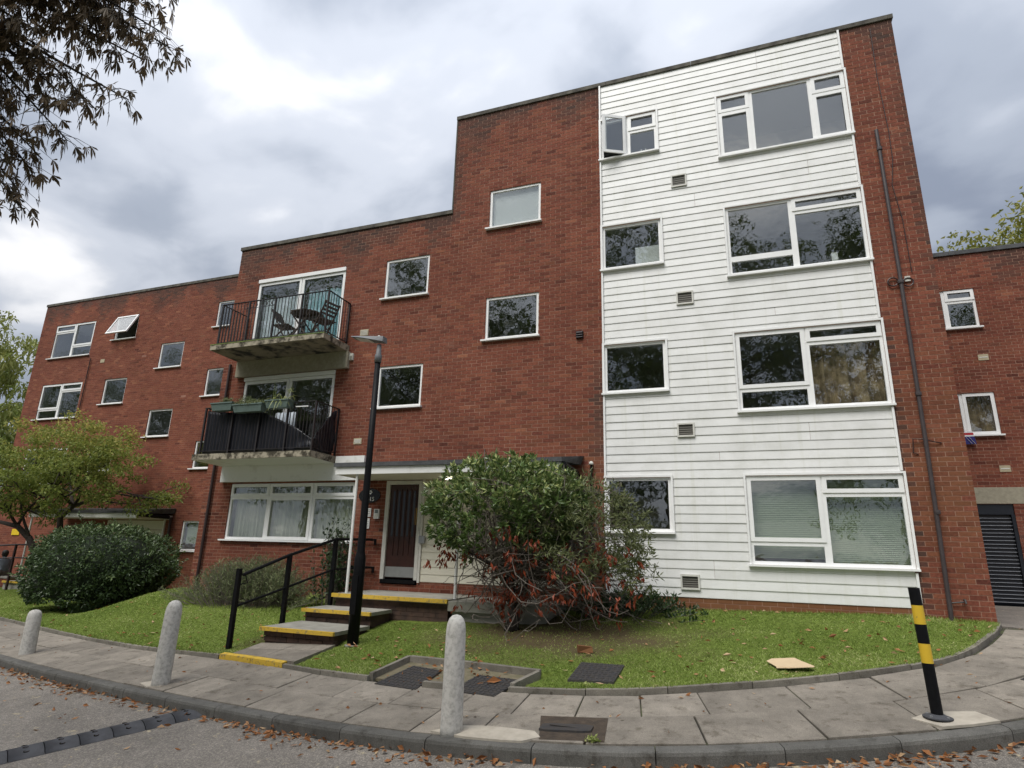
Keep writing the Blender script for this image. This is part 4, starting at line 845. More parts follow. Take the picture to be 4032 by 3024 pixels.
# ---- left block, set back --------------------------------------------
YL = 4.65
lb_ = thing('apartment_block', 'set back red brick apartment block at far left behind small tree', 'building', (-21.5, YL, 0))
LX0, LX1, LZ = -27.05, -11.9, 11.0
LW = {'1a': (-26.13,-23.82,8.60,10.04), '1b': (-26.13,-23.82,6.04,7.47), '1c': (-26.15,-23.84,3.46,4.87),
 '2a': (-22.6,-21.42,9.08,10.05), '2b': (-22.58,-21.4,6.47,7.47), '2c': (-22.58,-21.4,3.92,4.9),
 '3a': (-19.95,-18.79,7.71,8.69), '3b': (-19.93,-18.78,5.11,6.11),
 '4a': (-17.43,-16.25,9.09,10.08), '4b': (-17.45,-16.27,6.48,7.49), '4c': (-17.43,-16.25,3.92,4.88), '4d': (-17.41,-16.23,1.22,2.18)}
outL = [(LX0, LX1, -.4, LZ)]; whL = list(LW.values())
brickwork(lb_, outL, whL, YL, -.4, [(LX0, LX1, 11.1)], lambda x, z: .3*np.clip((1.2-z)/1.2, 0, 1)*(x > -18.5), 300, .2, seed=9)
wall_sheet(lb_, outL, whL, YL, 'mortar_left'); body(lb_, LX0, LX1, YL, YL+9, -.6, LZ)
a = LX0-.03
while a < LX1: build('coping_stone', MB().box(a+.002, min(a+.9, LX1)-.002, YL-.03, YL+.3, LZ+.001, LZ+.10), 'coping', lb_); a += .9
for k, v in LW.items():
    a, b, c, d = v; m1 = (a+b)/2
    if k == '1a': window(lb_, a, b, c, d, YL, [(a, m1, c, 9.72, 'f'), (a, m1, 9.72, d, 's'), (m1, b, 9.05, d, 's'), (m1, b, c, 9.05, 'f')], sillx=.12)
    elif k[0] == '1': window(lb_, a, b, c, d, YL, [(a, m1, c, c+.40, 'f'), (a, m1, c+.40, d, 's'), (m1, b, c, d-.31, 'f'), (m1, b, d-.31, d, 's')], sillx=.12)
    elif k == '2a':
        o = window(lb_, a, b, c, d, YL, [(a, b, c, d, 'o')], sillx=.1)
        # top-hung sash pushed open
        an = R(25); H = d-c-.06; s = MB(); top = d-.03
        def hung(u0_, u1_, h0, h1, t0=0, t1=.045):
            v = []
            for h in (h1, h0):
                for (u, t) in ((u0_, t0), (u1_, t0), (u1_, t1), (u0_, t1)):
                    v.append((u, YL+.02-h*math.sin(an)-(.045-t)*math.cos(an), top-h*math.cos(an)+(.045-t)*math.sin(an)))
            return v
        for q in ((a+.02, b-.02, 0, .06), (a+.02, b-.02, H-.06, H), (a+.02, a+.08, .06, H-.06), (b-.08, b-.02, .06, H-.06)): s.hexa(hung(*q))
        build('sash', s, 'upvc', o); build('pane', MB().hexa(hung(a+.075, b-.075, .055, H-.055, .015, .023)), 'glass', o)
    else: window(lb_, a, b, c, d, YL, sillx=.1)
tag(build('blind', MB().box(-17.3, -16.4, YL+.14, YL+.15, 1.45, 2.15), 'blind_green'), 'pale blind behind lowest narrow window near the drainpipe', 'blind')
for x, z in ((-22.95, 8.25), (-23.0, 3.11)): build('air_brick', MB().box(x-.11, x+.11, YL-.014, YL, z-.07, z+.07), 'tin', lb_)
cl_ = build('porch_canopy', MB().box(-22.98, -17.92, 3.34, YL-.012, 2.20, 2.33), 'cream_render', lb_)
for bx in ((-23.0, -17.90, 3.315, 3.339, 2.19, 2.335), (-17.918, -17.895, 3.34, YL-.013, 2.19, 2.335)): build('fascia', MB().box(*bx), 'white_paint', cl_)
build('roof_felt', MB().hexa([(-23.05,3.28,2.337),(-17.86,3.28,2.337),(-17.82,YL-.012,2.40),(-23.05,YL-.012,2.40),(-23.05,3.28,2.42),(-17.86,3.28,2.42),(-17.78,YL-.012,2.58),(-23.05,YL-.012,2.58)]), 'felt', cl_)
build('gutter', MB().tube([(-17.84,3.3,2.30),(-17.84,YL-.2,2.27)], .06, 8), 'black_metal', cl_); build('downpipe', MB().tube([(-17.86,YL-.09,2.28),(-17.86,YL-.07,-.1)], .045, 8), 'pipe_dark', cl_)
clad(lb_, -20.9, -18.22, .22, 2.2, YL, [], 'board_cream', .15, name='porch_board'); build('porch_trim', MB().box(-18.215, -18.17, YL-.05, YL+.002, .2, 2.2), 'upvc', lb_)
build('porch_post', MB().tube([(-22.93, 3.4, .09), (-22.93, 3.4, 2.20)], .03, 10), 'white_paint', lb_)
build('downpipe', MB().tube([(-23.6, YL-.05, 8.4), (-23.6, YL-.05, 2.0)], .02, 6), 'pipe_dark', lb_)
lp = thing('porch_platform', 'low concrete porch platform with yellow edge at far left block', 'platform', (-22, 3.5, -.1))
build('slab', MB().box(-23.3, -18.2, 3.2, YL-.012, -.35, .085), 'concrete', lp); build('nosing', MB().box(-23.3, -22.4, 3.14, 3.199, .03, .09), 'yellow_paint', lp)
ys = thing('warning_sign', 'small yellow sign on brick wall behind the small tree', 'sign', (-25.7, YL-.02, 1.6)); build('plate', MB().box(-25.85, -25.42, YL-.03, YL-.009, 1.58, 1.80), 'sign_yellow', ys)

# ---- right wing, set back --------------------------------------------
YW = 5.0
wg = thing('apartment_block', 'lower red brick wing at the right edge with black shutter', 'building', (7, YW, .6))
WX0, WX1, WZ = 3.45, 11.0, 8.66
WW = [(4.25, 5.63, 6.80, 7.77), (4.25, 5.64, 4.26, 5.23)]; SH = (4.30, 5.60, .30, 2.74)
outW = [(WX0, WX1, .3, WZ)]; whW = WW+[SH]
brickwork(wg, outW, whW+[(4.15, 6.4, 2.75, 3.10)], YW, .3, [(WX0, WX1, 8.9)], lambda x, z: 0*x, 300, -.04, seed=13)
wall_sheet(wg, outW, whW, YW, 'mortar'); body(wg, WX0, WX1, YW, YW+8, .2, WZ)
a = WX0
while a < WX1: build('coping_stone', MB().box(a+.002, min(a+.9, WX1)-.002, YW-.04, YW+.3, WZ+.001, WZ+.10), 'felt', wg); a += .9
for (a, b, c, d) in WW:
    m1 = 5.02; window(wg, a, b, c, d, YW, [(a, m1, c, d, 'f'), (m1, b, c, d-.29, 'f'), (m1, b, d-.29, d, 's')] if c > 5 else [(a, m1, c, d, 'f'), (m1, b, c, d, 's')], sillx=.05)
build('lintel', MB().box(4.15, 6.4, YW-.012, YW+.08, 2.751, 3.10), 'lintel', wg)
for x, z in ((5.565, 6.05), (5.575, 3.5)): o = build('air_brick', MB().box(x-.10, x+.10, YW-.014, YW, z-.07, z+.07), 'tin', wg); build('louvre', MB().box(x-.08, x+.08, YW-.018, YW-.0145, z-.012, z+.012), 'upvc_old', o)
sh = build('roller_shutter', MB().box(4.30, 5.60, YW+.10, YW+.14, .3, 2.74), 'roller', wg); build('head_box', MB().box(4.31, 5.59, YW+.02, YW+.095, 2.52, 2.735), 'roller', sh)
for i in range(24):
    z = .66+i*.078; sl = build('slat', MB().hexa([(4.33,YW+.085,z),(5.53,YW+.085,z),(5.53,YW+.099,z),(4.33,YW+.099,z),(4.33,YW+.060,z+.050),(5.53,YW+.060,z+.050),(5.53,YW+.099,z+.066),(4.33,YW+.099,z+.066)]), 'roller', sh); build
    build('slat_edge', MB().box(4.33, 5.53, YW+.056, YW+.0845, z+.066, z+.074), 'roller_edge', sh)
build('jamb', MB().box(5.535, 5.60, YW+.01, YW+.098, .3, 2.519), 'roller', sh)
tag(build('curtain', folds(5.05, 5.6, 4.28, 5.2, YW+.2, .03, .2, seed=12), 'curtain_brown'), 'dim brown curtain in the lower window of right wing', 'curtain')
fl = thing('flag', 'small red white and blue flag hanging under right wing window', 'flag', (5.0, YW-.1, 4.2))
for q, (u0_, u1_, mt) in enumerate(((0, .02, 'flag_white'), (.02, .055, 'flag_red'), (.055, .075, 'flag_white'), (.075, .19, 'flag_blue'))): build('stripe', MB().hexa([(4.88,YW-.09,4.33-u1_*1.5),(5.08+.2*u1_,YW-.09,4.33-u1_*1.5),(5.08+.2*u1_,YW-.085,4.33-u1_*1.5),(4.88,YW-.085,4.33-u1_*1.5),(4.88,YW-.09,4.33-u0_*1.5),(5.08+.2*u0_,YW-.09,4.33-u0_*1.5),(5.08+.2*u0_,YW-.085,4.33-u0_*1.5),(4.88,YW-.085,4.33-u0_*1.5)]), mt, fl)
for q, x in enumerate((4.98, 5.04)): build('stripe', MB().bar((x-.05, YW-.094, 4.21), (x+.05, YW-.094, 4.05), .02, .004), 'flag_white', fl)

# ------------------------------------------------------------------ street furniture
def bollard(x, y, h, r, lean, label):
    z = float(G(x, y))-.06
    t = tag(build('bollard', MB().lathe([(r*1.08, 0), (r*1.06, h*.1), (r*1.02, h*.5), (r*.98, h*.86), (r*.90, h*.92), (r*.72, h*.965), (r*.42, h*.99), (0, h)], x, y, z, 28, lean), 'concrete_pale', smooth=True, org=(x, y, z)), label, 'bollard', 'concrete bollards along the kerb'); return t
bollard(-2.53, -5.50, 1.05, .094, (.0, .0), 'nearest round topped concrete bollard in the middle of the kerb')
bollard(-6.92, -4.71, 1.06, .10, (.015, .01), 'pale concrete bollard beside the kerb, left of the handrail')
bollard(-11.11, -3.62, .74, .105, (-.03, 0), 'short stained concrete bollard furthest left, leaning slightly')
def patch(name, poly, mat, label, cat, z=.006):
    mb = MB(); zz = [float(G(*p))+z for p in poly]; mb.prism(poly, [q-.02 for q in zz], zz); return tag(build(name, mb, mat, org=(poly[0][0], poly[0][1], zz[0])), label, cat)
plain('cement', (.50, .45, .37), .95, dark=(.36, .32, .26), nscale=8)
patch('cement_patch', [(-2.72,-5.53),(-2.35,-5.60),(-2.0,-5.61),(-1.83,-5.60),(-1.70,-5.49),(-1.79,-5.37),(-2.05,-5.34),(-2.3,-5.33),(-2.55,-5.37)], 'cement', 'pale mortar patch round the foot of middle bollard', 'cement patch', .010)
patch('cement_patch', [(1.27,-4.55),(1.45,-4.71),(1.68,-4.62),(1.91,-4.50),(1.80,-4.30),(1.56,-4.34),(1.40,-4.42)], 'cement', 'pale mortar patch round the foot of striped post', 'cement patch', .010)
patch('cement_patch', [(-7.25,-4.72),(-7.0,-4.84),(-6.82,-4.80),(-6.85,-4.62),(-7.1,-4.55)], 'cement', 'pale mortar patch by the left kerb bollard', 'cement patch', .010)
# striped post
px_, py_ = 1.47, -4.52; pz = float(G(px_, py_))+.012
sp = thing('marker_post', 'leaning black and yellow striped post near the right corner', 'post', (px_, py_, pz))
lean = (-.035, .02)
for nm, z0, z1, mt in (('pole', .012, .42, 'black_metal'), ('band', .4205, .575, 'yellow_band'), ('band', .5755, .73, 'black_metal'), ('band', .7305, .885, 'yellow_band'), ('band', .8855, 1.03, 'black_metal')): build(nm, MB().lathe([(.045, z0), (.045, z1)], px_, py_, pz, 24, lean), mt, sp, False)
build('base_plate', MB().lathe([(.11, 0), (.11, .010), (.07, .022), (.05, .03)], px_, py_, pz, 24), 'rubber', sp)
for k in range(4): build('bolt', MB().lathe([(.012, .011), (.012, .022)], px_+.085*math.cos(.8+k*1.57), py_+.085*math.sin(.8+k*1.57), pz, 8), 'galv', sp)
# lamp post
lx, ly = -5.47, -2.74; lz = float(Lz(lx, ly))-.02
la = thing('lamp_post', 'tall black lamp post with flat grey lantern beside the steps', 'street lamp', (lx, ly, lz))
build('column', MB().lathe([(.085, 0), (.085, 1.25), (.078, 1.28), (.060, 1.36), (.052, 2.6), (.046, 4.42)], lx, ly, lz, 20), 'black_metal', la, True)
build('collar', MB().lathe([(.058, 4.40), (.06, 4.52), (.045, 4.56), (.036, 4.72)], lx, ly, lz, 16), 'lantern_grey', la, True)
build('access_door', MB().box(lx-.05, lx+.05, ly-.092, ly-.078, lz+.45, lz+1.0), 'black_metal', la)
# lantern: slim tapering head reaching left
hd = MB(); tz = lz+4.74; U = np.linspace(0, 1, 9); prof = []
for u in U:
    w = .075+.06*math.sin(min(1, u*1.4)*1.57)-.07*max(0, u-.75)*2; prof.append((lx+.10-.62*u, w, tz+.01+.13*u, .075*(1-u)**1.5+.02))
V = []; 
for (xx, w, zz, th) in prof: V += [(xx, ly-w, zz), (xx, ly+w, zz), (xx, ly+w*.8, zz+th), (xx, ly-w*.8, zz+th)]
k = 4; hd.add(V, [(i*k+j, i*k+(j+1) % k, (i+1)*k+(j+1) % k, (i+1)*k+j) for i in range(8) for j in range(k)]+[(3, 2, 1, 0), (32, 33, 34, 35)])
build('lantern', hd, 'lantern_grey', la, False); build('lens', MB().hexa([(lx-.44, ly-.085, tz+.112), (lx-.16, ly-.085, tz+.054), (lx-.16, ly+.085, tz+.054), (lx-.44, ly+.085, tz+.112), (lx-.44, ly-.085, tz+.124), (lx-.16, ly-.085, tz+.066), (lx-.16, ly+.085, tz+.066), (lx-.44, ly+.085, tz+.124)]), 'lens', la); build('sensor', MB().lathe([(.03, 0), (.03, .05), (.022, .065), (0, .068)], lx-.02, ly, tz+.075, 12), 'lens', la, True)
build('base_collar', MB().lathe([(.12, -.02), (.12, .018), (.10, .024), (.0, .025)], lx, ly, lz, 20), 'concrete', la)
# step handrail
hr = thing('handrail', 'black metal handrail with three posts beside the entrance steps', 'handrail', (-7.2, -2.2, .1))
P3 = [(-7.40, -3.14), (-7.22, -2.22), (-7.05, -1.20)]; PZ = [float(Lz(*p)) for p in P3]; PH = [1.13, 1.33, 1.62]
for (x, y), z, h in zip(P3, PZ, PH): build('post', MB().box(x-.032, x+.032, y-.032, y+.032, z-.1, h-.012), 'black_metal', hr)
tp = [(x, y, h) for (x, y), h in zip(P3, PH)]; tp[0] = (-7.40, -3.10, 1.06)
build('top_rail', MB().tube([(-7.39, -3.06, 1.02), tp[1], tp[2], (-6.95, -.15, 1.64)], .026, 10), 'black_metal', hr)
build('mid_rail', MB().tube([(-7.39, -3.10, .56), (-7.22, -2.22, .80), (-7.05, -1.20, 1.08), (-6.95, -.15, 1.10)], .020, 10), 'black_metal', hr)
build('rail_bracket', MB().tube([(-7.36, -3.04, 1.02), (-7.34, -3.0, .90), (-7.38, -3.10, .88)], .010, 6), 'black_metal', hr)
hl = thing('handrail', 'dark handrail by the porch at the far left edge', 'handrail', (-23, 3.1, 0))
for x, y in ((-22.85, 3.05), (-24.4, 2.3)): build('post', MB().box(x-.03, x+.03, y-.03, y+.03, -.3, 1.24), 'rail_maroon', hl)
build('top_rail', MB().tube([(-25.2, 1.9, 1.02), (-24.4, 2.3, 1.12), (-22.85, 3.05, 1.26), (-22.4, 3.2, 1.27)], .028, 8), 'rail_maroon', hl); build('mid_rail', MB().tube([(-25.2, 1.9, .62), (-24.4, 2.3, .70), (-22.85, 3.05, .84), (-22.3, 3.2, .84)], .022, 8), 'rail_maroon', hl)
# manhole covers
def cover(quad, zf, label, lift=.012, ribs=9, name='manhole_cover'):
    q = np.array(quad, float); zs = [zf(*p)+lift for p in q]; c = q.mean(0)
    t = thing(name, label, 'manhole cover', (c[0], c[1], min(zs)))
    build('plate', MB().hexa([(*p, z-.03) for p, z in zip(q, zs)]+[(*p, z) for p, z in zip(q, zs)]), 'iron', t)
    g = MB()
    P = lambda u, v: (np.append(q[0], zs[0])*(1-u)+np.append(q[1], zs[1])*u)*(1-v)+(np.append(q[3], zs[3])*(1-u)+np.append(q[2], zs[2])*u)*v
    for i in range(ribs):
        for j in range(ribs):
            u, v = (i+.5)/ribs, (j+.5)/ribs; d = .33/ribs; up_ = np.array([0, 0, .005]); a_, b_ = (d*1.25, d*.55) if (i+j) % 2 else (d*.55, d*1.25)
            cs_ = [P(u-a_, v-b_), P(u+a_, v-b_), P(u+a_, v+b_), P(u-a_, v+b_)]; g.hexa([p+np.array([0, 0, .0003]) for p in cs_]+[p+up_ for p in cs_])
    build('tread_pattern', g, 'iron', t); return t
zG = lambda x, y: float(G(x, y)); zL = lambda x, y: float(Lz(x, y))
cover([(-4.08,-4.32),(-3.47,-4.45),(-3.52,-3.72),(-3.99,-3.57)], zG, 'left iron manhole cover in the shallow concrete frame')
cover([(-3.05,-4.42),(-2.50,-4.55),(-2.40,-3.97),(-2.98,-3.84)], zG, 'right iron manhole cover in the shallow concrete frame')
cover([(-1.85,-4.02),(-1.34,-4.05),(-1.34,-3.37),(-1.87,-3.30)], zL, 'iron manhole cover set alone in the lawn edge', .025)
tr = thing('cover_surround', 'shallow concrete edging frame round two manhole covers', 'edging', (-3.2, -3.9, .05))
def edge_bar(a, b, z0, z1, w=.055): 
    a = np.array(a); b = np.array(b); d = (b-a)/np.linalg.norm(b-a); n = np.array([-d[1], d[0]])*w/2; q = [a-n, b-n, b+n, a+n]; zz = [float(G(*p)) for p in q]
    return MB().hexa([(*p, z+z0) for p, z in zip(q, zz)]+[(*p, z+z1) for p, z in zip(q, zz)])
for a, b in (((-4.27,-4.10),(-4.2,-3.30)), ((-4.17,-3.31),(-3.2,-3.50)), ((-3.19,-3.505),(-2.25,-3.74)), ((-2.26,-3.77),(-2.40,-4.27)), ((-3.44,-4.33),(-3.08,-4.36))): build('edging_stone', edge_bar(a, b, -.1, .062), 'edging', tr)
tb = np.array(TRAY); zz = [float(G(*p))-.012 for p in tb]; build('base', MB().prism(TRAY[::-1], [z-.1 for z in zz], zz[::-1]), 'silt', tr)
patch('soil_patch', [(-1.85,-4.99),(-1.22,-4.95),(-1.15,-5.48),(-1.70,-5.53)], 'soil', 'soil filled gap where a paving slab is missing', 'soil patch', .005)
t = MB(); qd = []
for k in range(20):
    an = 2*math.pi*k/20; cxx = .23*math.copysign(min(1, abs(math.cos(an))*1.25), math.cos(an)); cyy = .075*math.copysign(min(1, abs(math.sin(an))*1.25), math.sin(an)); qd.append((-1.53+cxx, -5.27+cyy+.06*cxx))
mb = MB(); zz = [float(G(*p)) for p in qd]; mb.prism(qd, [z-.02 for z in zz], [z+.022 for z in zz]); o = thing('stopcock_cover', 'long black iron cover in the soil filled gap', 'cover', (-1.53, -5.27, 0)); build('lid', mb, 'iron', o); build('rib', MB().box(-1.68, -1.38, -5.275, -5.262, float(G(-1.53, -5.27))+.0225, float(G(-1.53, -5.27))+.028), 'iron', o)
g0 = [(2.62,-3.42),(2.95,-3.2),(2.85,-3.02),(2.5,-3.25)]; cover(g0, zG, 'small dark cover in the pavement at far right', .004, 5)
# cardboard sheet and broken brick on the lawn
cb = np.array([(.24,-2.83),(.33,-3.0),(.33,-3.06),(.42,-3.05),(.44,-3.12),(.52,-3.10),(.70,-3.06),(.71,-3.02),(.60,-2.80),(.54,-2.66),(.30,-2.72)]); cb = (cb-cb.mean(0))*1.0+cb.mean(0)+np.array([-.03, -.28])
mb = MB(); zc_ = np.array([float(Lz(*p)) for p in cb])+.05; zc_[[1, 2, 3]] -= .015; mb.prism([tuple(p) for p in cb], (zc_-.006).tolist(), zc_.tolist()); tag(build('cardboard_sheet', mb, 'cardboard', org=(.45, -3.1, .3)), 'torn tan cardboard sheet lying on the right lawn', 'cardboard')
bz = float(Lz(-1.93, -2.6)); mb = MB().box(-.10, .09, -.05, .05, 0, .065); v, f = mb.data(); v = v+RNG.normal(0, .008, v.shape); v = v@np.array([[.95, .3, 0], [-.3, .95, 0], [0, 0, 1]])+np.array([-1.95, -2.75, bz-.01]); tag(build('broken_brick', (v, f), 'brick_single', org=(-1.95, -2.75, bz)), 'broken red brick lying on bare soil near lawn cover', 'brick')
# rubber speed hump
hp = thing('speed_hump', 'black rubber speed hump of bolted modules across the road', 'speed hump', (-6.3, -5.8, -.4))
h0, hd_ = np.array([-5.93, -5.05]), np.array([-.56, -.83]); hd_ /= np.linalg.norm(hd_); hn = np.array([.88, -.47]); hn /= np.linalg.norm(hn)
HM = None
def hump_pt(u, v, h):
    p = h0+hd_*u+hn*(v-.02); return (*p, float(G(*p))-.12+h)
for i in range(11):
    u0_, u1_ = .03+i*.275, .03+i*.275+.268; vs_ = np.linspace(0, .40, 9); V = []
    for u in (u0_, u1_):
        for v in vs_: V.append(hump_pt(u, v, .004+.048*math.sin(math.pi*v/.40)**.7 if 0 < v < .4 else .002))
        
    n = 9; V2 = [(x, y, z-.06) for x, y, z in V]
    F = [(i_, i_+1, n+i_+1, n+i_) for i_ in range(n-1)]; F = [q[::-1] for q in F]; F += [(0, n, 3*n, 2*n), (n-1, 2*n+n-1, 3*n+n-1, 2*n-1)]+[(i_, 2*n+i_, 2*n+i_+1, i_+1) for i_ in range(n-1)]+[(n+i_, n+i_+1, 3*n+i_+1, 3*n+i_) for i_ in range(n-1)]
    md = build('module', MB().add(V+V2, F), 'rubber', hp, True)
    for v in (.10, .20, .30):
        c = hump_pt((u0_+u1_)/2, v, .006+.048*math.sin(math.pi*v/.40)**.7); build('bolt_hole', MB().lathe([(.026, -.012), (.026, .0), (.018, .001), (.017, -.008), (0, -.008)], c[0], c[1], c[2], 10), 'sign_black', md)
V = [hump_pt(.02, v, h) for v, h in ((.02, .0), (.38, .0))]+[hump_pt(-.10, v, h) for v, h in ((.28, .0), (.10, .0))]; W_ = [hump_pt(.02, v, .035) for v in (.1, .3)]+[hump_pt(-.08, v, .008) for v in (.25, .14)]
build('end_cap', MB().hexa([V[0], V[1], V[2], V[3], W_[0], W_[1], W_[2], W_[3]]), 'concrete_mossy', hp)

# ------------------------------------------------------------------ things on the balconies
def slat_chair(cx, cy, cz, rz, label):
    t = thing('folding_chair', label, 'chair', (cx, cy, cz), 'wooden bistro chairs on the upper balcony')
    c_, s_ = math.cos(rz), math.sin(rz); tr_ = lambda p: (cx+p[0]*c_-p[1]*s_, cy+p[0]*s_+p[1]*c_, cz+p[2])
    for y in (-.19, .19):
        build('leg', MB().bar(tr_((.22, y, 0)), tr_((-.26, y, .84)), .035, .02), 'wood_grey', t); build('leg', MB().bar(tr_((-.24, y*.85, 0)), tr_((.20, y*.85, .44)), .035, .02), 'wood_grey', t)
    for k in range(6): x = -.16+k*.07; build('seat_slat', MB().bar(tr_((x, -.20, .44)), tr_((x, .20, .44)), .05, .018), 'wood_grey', t)
    for k in range(4): h = .58+k*.075; xx = .22-.48*h/.84; build('back_slat', MB().bar(tr_((xx, -.19, h)), tr_((xx, .19, h)), .018, .05), 'wood_grey', t)
    return t
slat_chair(-9.62, -.45, 5.945, 0.15, 'wooden folding chair left of the balcony table')
slat_chair(-8.47, -.50, 5.945, math.pi-.25, 'wooden folding chair at the right end of upper balcony')
t = thing('patio_table', 'round slatted wooden folding table on upper balcony', 'table', (-9.02, -.42, 5.94))
for k in range(9):
    y = -.30+k*.075; hw = math.sqrt(max(.02, .36**2-y*y)); build('top_slat', MB().box(-9.02-hw, -9.02+hw, -.42+y-.033, -.42+y+.033, 6.63, 6.652), 'wood_grey', t)
build('apron', MB().box(-9.30, -8.74, -.44, -.40, 6.58, 6.629), 'wood_grey', t)
for y in (-.22, .22):
    build('leg', MB().bar((-9.30, -.42+y, 5.945), (-8.76, -.42+y, 6.60), .04, .022), 'wood_grey', t); build('leg', MB().bar((-8.74, -.42+y*.85, 5.945), (-9.28, -.42+y*.85, 6.60), .04, .022), 'wood_grey', t)
# black sheeting tied inside the lower railings, sagging at the corner
xs = np.linspace(-11.14, -8.19, 60); top = np.interp(xs, [-11.2, -10.8, -9.55, -9.0, -8.6, -8.19], [4.40, 4.33, 4.27, 4.05, 3.88, 3.62]); V = []
rg = np.random.default_rng(5)
nz = 14
for j in range(nz):
    u = j/(nz-1); wr_ = .014*np.sin(xs*23+u*3)+.02*np.sin(xs*9-u*7)*np.clip((xs+9.4)/1.0, 0, 1)
    V.append(np.column_stack([xs, -.79+wr_*.6*(1 if 0 < j else .5), 3.395+(top-3.395)*u]))
n = 60; V = np.concatenate(V); F = [(j*n+i, j*n+i+1, (j+1)*n+i+1, (j+1)*n+i) for j in range(nz-1) for i in range(n-1)]
ys2 = np.linspace(-.785, -.06, 26); top2 = np.interp(ys2, [-.785, -.5, -.25, -.06], [3.62, 3.98, 4.30, 4.41]); V2 = []
for j in range(nz):
    u = j/(nz-1); V2.append(np.column_stack([-8.19+.02*np.sin(ys2*26+u*9)+.012*np.sin(ys2*11+u*5), ys2, 3.395+(top2-3.395)*u]))
V2 = np.concatenate(V2); n2 = 26; F2 = [(j*n2+i, j*n2+i+1, (j+1)*n2+i+1, (j+1)*n2+i) for j in range(nz-1) for i in range(n2-1)]
mb = MB().add(V, F).add(V2, F2); ts = build('privacy_sheet', mb, 'tarp', smooth=True, org=(-9.6, -.8, 3.4)); tag(ts, 'black plastic sheeting tied inside the lower balcony railing', 'sheeting')
so = ts.modifiers.new('s', 'SOLIDIFY'); so.thickness = .003
def leaves_np(P, D, L, W, rng, droop=.0, fold=.25):
    """P base points, D directions (unit), L lengths, W widths -> folded diamond leaves (two triangles each side)"""
    n = len(P); D = D/(np.linalg.norm(D, axis=1)[:, None]+1e-9); ref = rng.normal(size=(n, 3)); S = np.cross(D, ref); S /= np.linalg.norm(S, axis=1)[:, None]+1e-9; Nn = np.cross(S, D)
    L = np.asarray(L)[:, None]; W = np.asarray(W)[:, None]
    m = P+D*L*.5-np.array([0, 0, 1])*droop*L*.15; tip = P+D*L-np.array([0, 0, 1])*droop*L*.6
    a = m+S*W*.5+Nn*W*fold; b = m-S*W*.5+Nn*W*fold
    V = np.stack([P, a, tip, b, m], 1).reshape(-1, 3); i = 5*np.arange(n)[:, None]
    F = np.concatenate([np.concatenate([i+0, i+4, i+1], 1), np.concatenate([i+4, i+2, i+1], 1), np.concatenate([i+0, i+3, i+4], 1), np.concatenate([i+4, i+3, i+2], 1)], 0)
    return V, F, np.tile(np.arange(n), 4)
def foliage(name, P, D, L, W, tone, mat, parent=None, rng=RNG, droop=0, org=None, fold=.25):
    V, F, ix = leaves_np(P, D, L, W, rng, droop, fold); return build_np(name, V, F, mat, parent, {'tone': np.clip(tone, 0, 1)[ix]}, org)
def sph(n, rng):
    v = rng.normal(size=(n, 3)); return v/np.linalg.norm(v, axis=1)[:, None]
